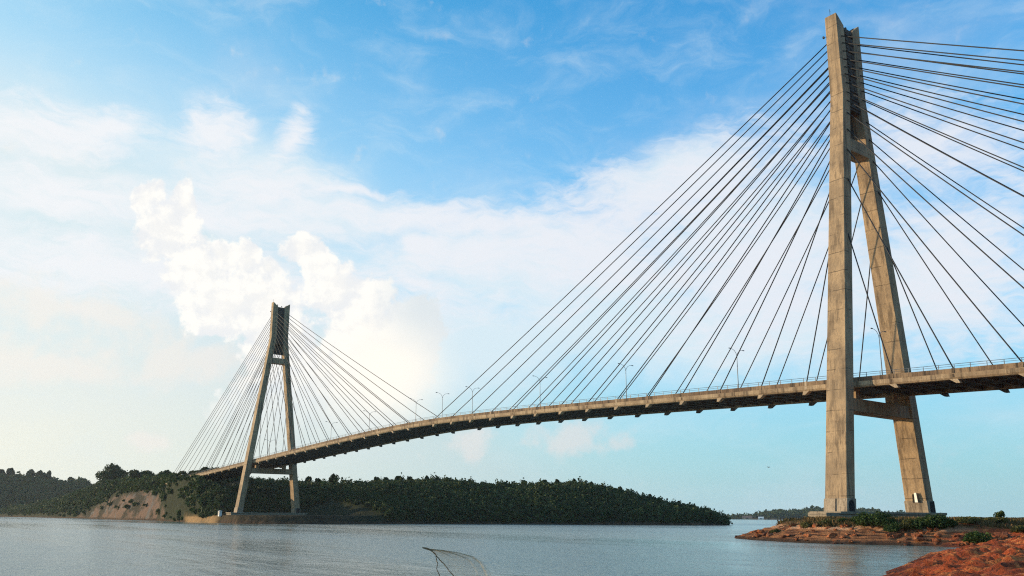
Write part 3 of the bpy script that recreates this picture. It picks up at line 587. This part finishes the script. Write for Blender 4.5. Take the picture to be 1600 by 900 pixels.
part(sweepx([(2.2, -1.254), (2.6, -1.254), (2.6, -TH+.25), (2.2, -TH+.25)]), 'soffit_stringer', M_SOF)
# railing on each parapet
for s in (-1, 1):
    b = MB(); y = s*(Wd-.15)
    xs = [x for x in stations(6.) if -510 <= x <= 189]
    b.tube([(x, y, zd(x)+.86) for x in xs], .05, 5); b.tube([(x, y, zd(x)+.45) for x in xs], .035, 5)
    x = -508.
    while x < 188: b.box(x-.05, x+.05, y-.05, y+.05, zd(x)-.02, zd(x)+.88); x += 3.0
    part(b, 'railing', M_STEEL)
b = MB()
for y in (-.3, .3): pass
b = sweepx([(-.35, -.944), (.35, -.944), (.2, -.2), (-.2, -.2)]); part(b, 'median_barrier', M_FAS)
# anchorages under the edge girders, one at the foot of each stay
main = [-9.4-12.0*k for k in range(14)]; side = [10.5+12.2*k for k in range(12)]+[151.5, 157.2]
AN = []
for k in range(14):
    AN += [main[k], -350-main[k], side[k], -350-side[k]]
for s in (-1, 1):
    for ax in sorted(AN):
        if ax > 60 or ax < -452: continue
        b = MB(); z = zd(ax)-TH; d_ = -1 if ax > -175 and ax < 0 or ax < -350 else 1
        sl = .75*d_
        b.hexa([(ax-.35+sl, s*(Wd-1.15), z-.75), (ax+.35+sl, s*(Wd-1.15), z-.75), (ax+.35+sl, s*(Wd-.15), z-.75), (ax-.35+sl, s*(Wd-.15), z-.75),
                (ax-.75, s*(Wd-1.3), z+.05), (ax+.75, s*(Wd-1.3), z+.05), (ax+.75, s*(Wd+.02), z+.05), (ax-.75, s*(Wd+.02), z+.05)])
        part(b, 'anchor_bracket', M_PALE if s < 0 else M_SOF)  # near brackets pale as if lit, far ones dark: shade put into the colour
        if s < 0:
            b = MB(); b.hexa([(ax-.28, s*(Wd+.13), zd(ax)-TH+.36), (ax+.28, s*(Wd+.13), zd(ax)-TH+.36), (ax+.28, s*(Wd-.05), zd(ax)-TH+.36), (ax-.28, s*(Wd-.05), zd(ax)-TH+.36),
                (ax-.28, s*(Wd+.05), zd(ax)+.06), (ax+.28, s*(Wd+.05), zd(ax)+.06), (ax+.28, s*(Wd-.34), zd(ax)+.06), (ax-.28, s*(Wd-.34), zd(ax)+.06)])
            part(b, 'anchor_pipe', M_PALE if (int(ax*7) % 5 == 0) else M_FAS)
# towers
ZB, ZW, ZT = 5.52, 101.1, 121.6
def Yo(z): return float(np.interp(z, [ZB, ZW, ZT], [17.42, 4.81, 4.86]))
def ax_(z): return float(np.interp(z, [ZB, ZT], [5.07, 3.05]))/2
LB = 2.916
def tower(X0, near):
    t = bpy.data.objects.new('pylon', None); col.objects.link(t); t.location = (X0+175, 0, ZB); t.parent = bridge
    t['label'] = 'near concrete tower rising from the red headland' if near else 'far concrete tower standing on the opposite shore'
    for s in (-1, 1):
        b = MB(); rings = []
        zs = [ZB+.02]+[ZB+ (ZW-ZB)*i/12 for i in range(1, 13)]+[108, 115]
        for z in zs:
            y0, y1, a = s*Yo(z), s*(Yo(z)-LB), ax_(z)
            rings.append([(X0-a, y0, z), (X0+a, y0, z), (X0+a, y1, z), (X0-a, y1, z)])
        a = ax_(ZT); zi = 119.2
        rings.append([(X0-a, s*4.86, ZT), (X0+a, s*4.86, ZT), (X0+a, s*1.95, zi), (X0-a, s*1.95, zi)])
        b.sweep(rings); leg = part(b, 'leg', M_CON, t, bevel=.12)
        # swollen footing band
        b = MB(); z0, z1 = ZB-.2, 8.05; y0, y1, a = Yo(z0), Yo(z0)-LB, ax_(z0)+.14; y2, y3, a2 = Yo(z1), Yo(z1)-LB, ax_(z1)+.14
        b.hexa([(X0-a, s*(y0+.16), z0), (X0+a, s*(y0+.16), z0), (X0+a, s*(y1-.16), z0), (X0-a, s*(y1-.16), z0), (X0-a2, s*(y2+.16), z1), (X0+a2, s*(y2+.16), z1), (X0+a2, s*(y3-.16), z1), (X0-a2, s*(y3-.16), z1)])
        part(b, 'footing_band', M_CONB, leg, bevel=.08)
        if near and s > 0:
            zc = 8.75; y = Yo(zc)-LB
            b = MB(); b.box(X0-.6, X0+.0, y-.10, y+.35, 7.65, 9.9); part(b, 'door_opening', M_HOLE, leg)
            b = MB(); b.hexa([(X0-.05, y-.20, 7.7), (X0+.85, y-.62, 7.7), (X0+.88, y-.56, 7.7), (X0-.02, y-.14, 7.7), (X0-.05, y-.30, 9.8), (X0+.65, y-.72, 9.8), (X0+.68, y-.66, 9.8), (X0-.02, y-.24, 9.8)]); part(b, 'door', M_WHITE, leg)
        if near and s < 0:
            b = MB(); zc = 6.6; a = ax_(zc)+.145
            pts = [(-16.9, 5.36), (-14.9, 5.36), (-14.9, 6.9), (-15.2, 7.5), (-15.9, 7.8), (-16.6, 7.5), (-16.9, 6.9)]
            b.sweep([[(X0+a-.3, p_[0], p_[1]) for p_ in pts], [(X0+a+.03, p_[0], p_[1]) for p_ in pts]]); part(b, 'service_opening', M_HOLE, leg)
            b = MB(); b.tube([(X0+.1, -(Yo(5.5)+.26), 5.3), (X0+.1, -(Yo(7.9)+.2), 8.0)], .08, 6); part(b, 'drain_pipe', M_DARK, leg)
        if s > 0:
            b = MB(); a = ax_(6.6)+.145; b.box(X0+a-.3, X0+a+.03, 15.1, 17.0, 5.36, 7.9); part(b, 'service_opening', M_HOLE, leg)
    # closed head between the legs: ribbed anchor walls, each set back from the leg faces
    def wall(sx, z0, z1, name):
        b = MB(); zz = [z0]+[z for z in (100, 101.1, 108, 115) if z > z0]+[z1]
        rings = []
        for z in zz:
            a = ax_(z)-.35; y = Yo(z)-LB+.02
            rings.append([(X0+sx*a, -y, z), (X0+sx*a, y, z), (X0+sx*(a-.5), y, z), (X0+sx*(a-.5), -y, z)])
        b.sweep(rings)
        z = z0+.6; k = 0
        while z < z1-1.0:
            a = ax_(z); y = Yo(z)-LB-.05
            b.box(min(X0+sx*(a-.36), X0+sx*(a-.08)), max(X0+sx*(a-.36), X0+sx*(a-.08)), -y, y, z, z+.32)
            for yy in (-y*.5, y*.5):
                if y > .6: b.box(min(X0+sx*(a-.36), X0+sx*(a-.14)), max(X0+sx*(a-.36), X0+sx*(a-.14)), yy-.3, yy+.3, z+.75, z+1.35)
            z += 2.1
        return part(b, name, M_WALL, t)
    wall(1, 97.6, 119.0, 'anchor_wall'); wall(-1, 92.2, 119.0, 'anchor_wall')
    b = MB()
    for z in (117.8,): b.box(X0-1.0, X0+1.0, -1.96, 1.96, z, z+.5)
    part(b, 'head_slab', M_WALL, t)
    # upper and lower cross beams
    b = MB(); z0, z1 = 86.7, 89.8; a = ax_(88)-.04
    y0, y1 = Yo(z0)-LB+.03, Yo(z1)-LB+.03
    b.hexa([(X0-a, -y0, z0), (X0+a, -y0, z0), (X0+a, y0, z0), (X0-a, y0, z0), (X0-a, -y1, z1), (X0+a, -y1, z1), (X0+a, y1, z1), (X0-a, y1, z1)])
    part(b, 'cross_beam', M_CON, t, bevel=.06)
    b = MB(); z0, z1 = 26.1, 28.9; a = ax_(27)-.55
    y0, y1 = Yo(z0)-LB+.03, Yo(z1)-LB+.03
    b.hexa([(X0-a, -y0, z0), (X0+a, -y0, z0), (X0+a, y0, z0), (X0-a, y0, z0), (X0-a, -y1, z1), (X0+a, -y1, z1), (X0+a, y1, z1), (X0-a, y1, z1)])
    part(b, 'cross_beam', M_CON, t, bevel=.06)
    for s in (-1, 1):
        b = MB(); b.box(X0-1.0, X0+1.0, s*7.6-.8, s*7.6+.8, 28.85, zd(X0)-TH+.02); part(b, 'bearing_block', M_CON, t)
    # aerial, lamps and an old hoist frame on the head
    b = MB(); b.tube([(X0-.3, -4.4, 121.3), (X0-.3, -4.4, 123.4)], .05, 5); b.tube([(X0-.3, -4.75, 122.9), (X0-.3, -4.05, 122.9)], .03, 4); part(b, 'aerial', M_DARK, t)
    for yy, zz, hh in ((-2.1, 119.4, 1.1), (.3, 118.9, 1.0)):
        b = MB(); b.tube([(X0+.6, yy, zz-.4), (X0+.6, yy, zz+hh*.6)], .07, 5); b.ball((X0+.6, yy, zz+hh*.75), .3, .3, .34); part(b, 'beacon', M_DARK, t)
    b = MB(); b.tube([(X0+.5, 1.5, 118.6), (X0+.5, 2.2, 119.7), (X0+.9, 3.4, 120.6)], .13, 5); b.box(X0+.3, X0+.9, 2.0, 2.9, 119.2, 119.7); part(b, 'hoist_arm', M_DARK, t)
    b = MB(); b.tube([(X0-1.4, -4.7, 116.6), (X0-2.0, -5.0, 116.5)], .05, 5); b.box(X0-2.25, X0-1.9, -5.2, -4.8, 116.3, 116.8); part(b, 'floodlight', M_DARK, t)
    return t
PY = tower(0., True); PF = tower(-350., False)
# pile caps
def cap(X0, near):
    b = MB()
    if near:
        b.box(X0-3.6, X0+3.05, -20.6, 20.9, 1.5, 5.2); b.box(X0-1.1, X0+3.05, -25.4, -20.58, 1.5, 5.19)
        b.box(X0-3.9, X0+3.3, -20.9, 21.2, 4.95, 5.45)
    else:
        b.box(X0-3.6, X0+3.6, -21, 21, 0, 5.2); b.box(X0-3.9, X0+3.9, -21.3, 21.3, 4.95, 5.45)
    part(b, 'pile_cap', M_CAP, PY if near else PF, bevel=.05)
cap(0., True); cap(-350., False)
# stays: fourteen per fan, two planes, two sides of each tower
ZA = [65.8, 79.3, 86.6, 91.8, 96.1, 99.3, 101.5, 103.9, 106.1, 107.9, 109.9, 112.0, 114.1, 115.9]
far_lot = MB()
for X0, dirs in ((0., ((-1, main), (1, side))), (-350., ((1, [-350-m for m in main]), (-1, [-350-m for m in side])))):
    for dx, xs in dirs:
        for s in (-1, 1):
            for k in range(14):
                za = ZA[k]; a = ax_(za)-.1; A = Vector((xs[k], s*10.25, zd(xs[k])+.02)); B = Vector((X0+dx*a, s*(Yo(za)-LB*.5), za))
                L = (B-A).length; n = 14; pts = []
                for i in range(n+1):
                    q = i/n; p_ = A.lerp(B, q); p_.z -= 4*q*(1-q)*L*.0045; pts.append(p_)
                rad = .13 if X0 == 0 else .13
                if X0 < 0 and dx < 0 and s > 0 and k >= 2:
                    far_lot.tube(pts, rad, 5)
                else:
                    b = MB(); b.tube(pts, rad, 6)
                    part(b, 'stay_cable', M_CABLE if X0 == 0 else M_CABLE_OLD, smooth=True)
o = part(far_lot, 'stay_cable', M_CABLE_OLD, smooth=True); o['kind'] = 'stuff'

# ---------------------------------------------------------------- street lamps on the median
def lamp():
    t = empty('street_lamp', (0, 0, 0), 'x', 'street lamp', 'double arm street lamps along the bridge')
    b = MB(); b.tube([(0, 0, 0), (0, 0, 4), (0, 0, 10.2)], [.14, .11, .075], 7); b.box(-.2, .2, -.2, .2, -.6, .25); b.build('pole', M_STEEL, t)
    for s in (-1, 1):
        b = MB(); b.tube([(0, 0, 10.1), (0, s*.25, 10.9), (0, s*.9, 11.6), (0, s*1.7, 11.9), (0, s*2.4, 12.0)], [.065, .06, .055, .05, .045], 5); arm = b.build('arm', M_STEEL, t, smooth=True)
        b = MB(); b.ball((0, s*2.75, 12.0), .17, .48, .13, 8, 4); b.build('lamp_head', M_LAMPG, t, smooth=True)
    return t
def copy_tree(o, parent=None):
    c = o.copy(); col.objects.link(c); c.parent = parent
    for ch in [x for x in o.children]: copy_tree(ch, c)
    return c
LX = [(-36, 'double arm street lamp on the deck, first to the left of the near tower'), (-76.2, 'double arm street lamp on the deck, second to the left of the near tower'),
      (-116.4, 'double arm street lamp on the deck, third to the left of the near tower'), (-156.1, 'double arm street lamp just right of where the innermost stays cross at midspan'),
      (-176.7, 'double arm street lamp at the crown of the deck where the two fans meet'), (-196.6, 'double arm street lamp just left of the crown of the deck, under the long stay'),
      (-236.8, 'double arm street lamp in front of the bright cloud, second left of the crown'), (-275.6, 'faint double arm street lamp just right of the far tower'),
      (-353.2, 'faint double arm street lamp between the legs of the far tower'), (2.6, 'double arm street lamp in front of the far leg of the near tower')]
L0 = lamp()
for i, (x, lb) in enumerate(LX):
    o = L0 if i == 0 else copy_tree(L0)
    o.location = (x, 0, zd(x)-.35); o['label'] = lb

# ---------------------------------------------------------------- rocks, bushes and grass on the near shore
def rock_mesh(seed):
    rg = np.random.default_rng(seed); import bmesh
    bm = bmesh.new(); bmesh.ops.create_icosphere(bm, subdivisions=3, radius=1)
    for v in bm.verts:
        d_ = v.co.normalized(); n = 1+.28*math.sin(d_.x*3.1+seed)+.22*math.sin(d_.y*4.3+seed*1.7)*math.cos(d_.z*3.7)
        n += .10*math.sin(d_.x*9+d_.y*7+seed)
        v.co = d_*n
    for _ in range(7):   # split faces
        nrm = Vector(rg.normal(size=3)).normalized(); dd = rg.uniform(.55, .85)
        for v in bm.verts:
            e = v.co.dot(nrm)-dd
            if e > 0: v.co -= nrm*e*.92
    me = bpy.data.meshes.new('boulder'); bm.to_mesh(me); bm.free(); me.materials.append(M_ROCK); return me
RM = [rock_mesh(i+1) for i in range(6)]
def boulders(lst, label, group):
    for x, y, s in lst:
        o = bpy.data.objects.new('boulder', RM[random.randrange(6)]); col.objects.link(o)
        o.location = (x, y, gz(x, y)+s*.12); o.scale = (s*random.uniform(.8, 1.4), s*random.uniform(.7, 1.1), s*random.uniform(.45, .75))
        o.rotation_euler = (random.uniform(-.3, .3), random.uniform(-.3, .3), random.uniform(0, 6.3)); tag(o, label, 'boulder', group)
rs = random.Random(5); L1 = []
while len(L1) < 230:
    x = rs.uniform(52, 100); y = rs.uniform(-118, -52)
    if float(sdf(np.array([x]), np.array([y]))[0]) > 1.2: L1.append((x, y, rs.choice([.12, .15, .18, .22, .3, .38, .5, .7])))
boulders(L1, 'rust red boulder lying on the bare slope at the right front of the cove', 'boulders on the red slope')
L2 = []
while len(L2) < 60:
    x = rs.uniform(24, 66); y = rs.uniform(-48, -30); d_ = float(sdf(np.array([x]), np.array([y]))[0])
    if .3 < d_ < 9: L2.append((x, y, rs.choice([.3, .4, .55, .8])))
boulders(L2, 'dark red boulder along the waterline behind the cove', 'boulders behind the cove')

L3 = []
while len(L3) < 90:
    x = rs.uniform(-17, 34); y = rs.uniform(-47, -26); d_ = float(sdf(np.array([x]), np.array([y]))[0])
    if .2 < d_ < 9 and y < -28: L3.append((x, y, rs.choice([.22, .3, .4, .55, .75])))
boulders(L3, 'weathered brown rock block on the layered ledge below the near tower', 'rock blocks on the red ledge')

def bush(x, y, rx, h, n, leaf, label, mat_=None, seed=0):
    rg = np.random.default_rng(seed+900); t = empty('bush', (x, y, gz(x, y)), label, 'bush', 'bushes in front of the tower base')
    b = MB()
    for k in range(7):
        a = k*.9+rg.uniform(0, .5); b.tube([(0, 0, -.2), (math.cos(a)*rx*.3, math.sin(a)*rx*.3, h*.4), (math.cos(a)*rx*.6, math.sin(a)*rx*.6, h*.75)], [.05, .035, .012], 4)
    b.build('stems', M_BARK, t)
    P = crown_pts(n, rx*1.1, h*.85, 12, rg); P[:, 2] = np.maximum(P[:, 2], .02)
    V, F = quads(P, leaf*rg.uniform(.6, 1.3, n)); link('foliage', mesh_np('foliage', V, F), mat_ or M_BUSH, t)
BUSHES = [(19.6,-37.4,6.9,3.1,'B','big dark green bush at the left end of the row under the tower base'), (23.4,-37.7,4.1,2.0,'B','low dark bush just right of the big leftmost bush'),
 (25.6,-36.6,4.5,2.0,'Y','yellow green bush in the middle of the row between the two big dark bushes'), (28.1,-35.4,6.1,3.3,'B','big dark green bush directly below the far leg of the near tower'),
 (30.0,-33.4,3.4,1.9,'B','small bush at the right foot of the big bush below the far leg'), (38.4,-42.0,4.3,2.1,'B','rounded green bush standing alone on the red bank behind the mound'),
 (30.8,-29.1,4.6,1.2,'Y','low brownish scrub bush behind the lone rounded bush, left side'), (32.1,-23.0,5.0,1.3,'Y','low brownish scrub bush furthest back on the flat ground'),
 (39.7,-30.7,4.0,1.2,'Y','low yellowish scrub bush at the right edge of the photo'), (15.4,-35.5,2.6,1.5,'B','small green bush between the red ledge and the big leftmost bush'),
 (-1.3,-35.4,2.6,1.0,'Y','small yellow green bush near the tip of the red ledge'), (5.6,-35.6,2.8,1.1,'Y','low dry bush in front of the lit end of the pile cap'),
 (10.0,-35.1,4.4,1.1,'Y','low dry bush on the red ledge under the near leg'), (13.0,-35.6,2.4,1.2,'B','small green bush on the red ledge just right of the near leg')]
for i, (x, y, wd, h, m_, lb) in enumerate(BUSHES):
    bush(x, y, wd/2, h, int(500+420*wd), .17, lb, M_BUSH if m_ == 'B' else M_BUSHY, i)
tree('tree', (31.4, -17.9, gz(31.4, -17.9)), 2.6, 1.7, 700, .14, 'tiny upright tree on the flat ground at the far right edge', None, 555, M_BUSH, trunk=.35, lobes=7)
# grass and low scrub on the flat ground
def grass(n, seed, label):
    rg = np.random.default_rng(seed); X = rg.uniform(-16, 75, n*4); Y = rg.uniform(-45, 25, n*4)
    z, d, rv = ground_z(X, Y); dens = sstep(.40, .62, fbm(X*.22, Y*.22, 4, 88))
    ok = (z > 2.6) & (rg.uniform(size=n*4) < .15+.85*dens) & (d > 3) & ~((np.abs(X) < 4) & (np.abs(Y) < 22)); X, Y, z = X[ok][:n], Y[ok][:n], z[ok][:n]
    m = len(X); a = rg.uniform(0, 6.28, m); h = rg.uniform(.15, .6, m)*(.6+dens[ok][:n]); ww = .05+h*.14
    dx, dy = np.cos(a)*ww, np.sin(a)*ww; lx, ly = rg.normal(0, .25, m)*h, rg.normal(0, .25, m)*h
    V = np.stack([np.stack([X-dx, Y-dy, z-.05], -1), np.stack([X+dx, Y+dy, z-.05], -1), np.stack([X+dx*.2+lx, Y+dy*.2+ly, z+h], -1), np.stack([X-dx*.6+lx, Y-dy*.6+ly, z+h*.8], -1)], 1).reshape(-1, 3)
    o = link('grass', mesh_np('grass', V, np.arange(4*m).reshape(-1, 4)), M_GRASS); tag(o, label, 'grass', kind='stuff')
grass(60000, 17, 'dry grass and low weeds on the flat top of the red headland')

# ---------------------------------------------------------------- small buildings
def hut(loc, w_, d_, h_, rz, label, wall_m, roof_m, group=None):
    t = empty('hut', loc, label, 'hut', group, rz)
    b = MB(); b.box(-w_/2, w_/2, -d_/2, d_/2, -.8, h_); b.build('wall', wall_m, t)
    b = MB(); b.hexa([(-w_/2-.3, -d_/2-.3, h_), (w_/2+.3, -d_/2-.3, h_), (w_/2+.3, d_/2+.3, h_), (-w_/2-.3, d_/2+.3, h_), (-w_/2-.3, -.1, h_+w_*.22), (w_/2+.3, -.1, h_+w_*.22), (w_/2+.3, .1, h_+w_*.22), (-w_/2-.3, .1, h_+w_*.22)]); b.build('roof', roof_m, t)
    b = MB(); b.box(-w_*.12, w_*.12, -d_/2-.05, -d_/2+.05, 0, h_*.8); b.build('door', M_DARK, t)
hut((-350.3, -25.5, 4.2), 1.6, 1.4, 1.8, R(5), 'small white hut on the shore left of the far tower foot', M_WHITE, M_WHITE)
hut((-1.5, 33.0, gz(-1.5, 33.0)), 2.6, 2.2, 1.6, R(30), 'small pale shed on the flat land right of the near tower', M_PALE, M_ROOF)
hut((-1333, 1735, 1.2), 14, 7, 3.2, R(35), 'white hut on the water edge of the distant island', M_WHITE, M_WHITE)
hut((-1372, 1728, 1.2), 26, 8, 3.0, R(35), 'long grey shed left of the white hut on the distant island', M_CON, M_ROOF)
t = empty('guard_wall', (-474, -11.6, 28.9), 'white guard wall of the approach road showing among the trees at the left end of the bridge', 'wall')
b = MB(); b.box(-4, 4, -.12, .12, -.8, .75); b.build('panel', M_WHITE, t)
for i in range(5):
    b = MB(); b.box(-4+i*2-.12, -4+i*2+.12, -.2, .2, -.8, .9); b.build('post', M_PALE, t)

# ---------------------------------------------------------------- bird gliding over the channel
t = empty('bird', (4.57, -44.74, 13.04), 'tiny dark bird gliding between the midspan and the near tower', 'bird')
b = MB(); b.ball((0, 0, 0), .22, .06, .06); b.hexa([(-.3, -.05, 0), (-.18, -.02, -.01), (-.18, .02, -.01), (-.3, .05, 0), (-.3, -.05, .02), (-.18, -.02, .02), (-.18, .02, .02), (-.3, .05, .02)])
for s in (-1, 1):
    b.hexa([(-.08, s*.04, 0), (.08, s*.04, 0), (.06, s*.28, .08), (-.06, s*.28, .08), (-.08, s*.04, .02), (.08, s*.04, .02), (.06, s*.28, .095), (-.06, s*.28, .095)])
    b.hexa([(-.06, s*.28, .08), (.06, s*.28, .08), (-.06, s*.55, .03), (-.09, s*.55, .03), (-.06, s*.28, .095), (.06, s*.28, .095), (-.06, s*.55, .04), (-.09, s*.55, .04)])
b.build('body', M_DARK, t)

# ---------------------------------------------------------------- cast net opening above the water
NO = np.array([[75.24,-159.2,3.07],[75.49,-158.8,3.03],[75.77,-158.37,2.96],[76.06,-157.94,2.84],[76.24,-157.69,2.64],[76.35,-157.53,2.36],[76.42,-157.43,1.99],[76.48,-157.34,1.44],[76.52,-157.29,.76]])
NI = np.array([[75.24,-159.2,3.07],[75.33,-159.06,2.99],[75.42,-158.92,2.81],[75.52,-158.76,2.62],[75.61,-158.62,2.44],[75.71,-158.46,2.22],[75.84,-158.27,1.92],[75.94,-158.13,1.43],[76.01,-158.02,.75]])
NR = np.array([[75.33,-159.06,2.99],[75.39,-158.97,2.91],[75.41,-158.94,2.75],[75.43,-158.9,2.58],[75.41,-158.92,2.42],[75.47,-158.84,2.22],[75.53,-158.74,1.63],[75.57,-158.67,.76]])
def resamp(P, n):
    t_ = np.linspace(0, len(P)-1, n); return np.stack([np.interp(t_, np.arange(len(P)), P[:, i]) for i in range(3)], -1)
net = empty('fishing_net', (75.9, -158.3, .7), 'pale cast net thrown open above the water at the bottom of the photo', 'net')
nu_, nv_ = 70, 34; A_ = resamp(NI, nu_); B_ = resamp(NO, nu_); away = np.array([-.62, .78, 0])
V = []; 
for i in range(nu_):
    for j in range(nv_):
        q = j/(nv_-1); p_ = A_[i]*(1-q)+B_[i]*q; bul = math.sin(q*math.pi)*min(1, i/30.)*.55
        p_ = p_+away*bul+away*.06*math.sin(q*21+i*.12)*min(1, i/20.); V.append(p_)
F = [(i*nv_+j, (i+1)*nv_+j, (i+1)*nv_+j+1, i*nv_+j+1) for i in range(nu_-1) for j in range(nv_-1)]
V = np.array(V)-np.array([75.9, -158.3, .7])
M_NET = plain('nylon_net', (.55, .48, .34), .6, var=.15); M_ROPE = plain('tarred_rope', (.2, .12, .055), .8)
o = link('netting', mesh_np('netting', V, F), M_NET, net)
wm = o.modifiers.new('mesh', 'WIREFRAME'); wm.thickness = .0065; wm.use_replace = True; wm.use_even_offset = False
for P_, r_ in ((NI, .016), (NR, .014)):
    b = MB(); q = resamp(P_, 40); rg = np.random.default_rng(3); q = q+rg.normal(0, .008, q.shape)-np.array([75.9, -158.3, .7]); b.tube([tuple(x) for x in q], r_, 5); b.build('lead_line', M_ROPE, net)
b = MB(); b.tube([(-.75, -1.02, 2.40), (-.66, -.90, 2.37), (-.56, -.74, 2.30)], [.02, .038, .02], 6); b.build('knot', M_ROPE, net)

# ---------------------------------------------------------------- air
def haze():
    x0, y0, r_ = 99, -174, 5600
    b = MB(); b.box(x0-r_, x0+r_, y0-r_, y0+r_, -8, 215)
    m = bpy.data.materials.new('air'); m.use_nodes = True; T = m.node_tree; T.nodes.clear()
    o_ = nn(T, 'ShaderNodeOutputMaterial'); v = nn(T, 'ShaderNodeVolumePrincipled'); T.links.new(v.outputs[0], o_.inputs['Volume'])
    v.inputs['Color'].default_value = (.80, .90, 1.0, 1); v.inputs['Density'].default_value = HAZE; v.inputs['Anisotropy'].default_value = .3
    o = b.build('haze', m); tag(o, 'thin sea haze over the channel', 'haze', kind='stuff')
HAZE = .00004
haze()
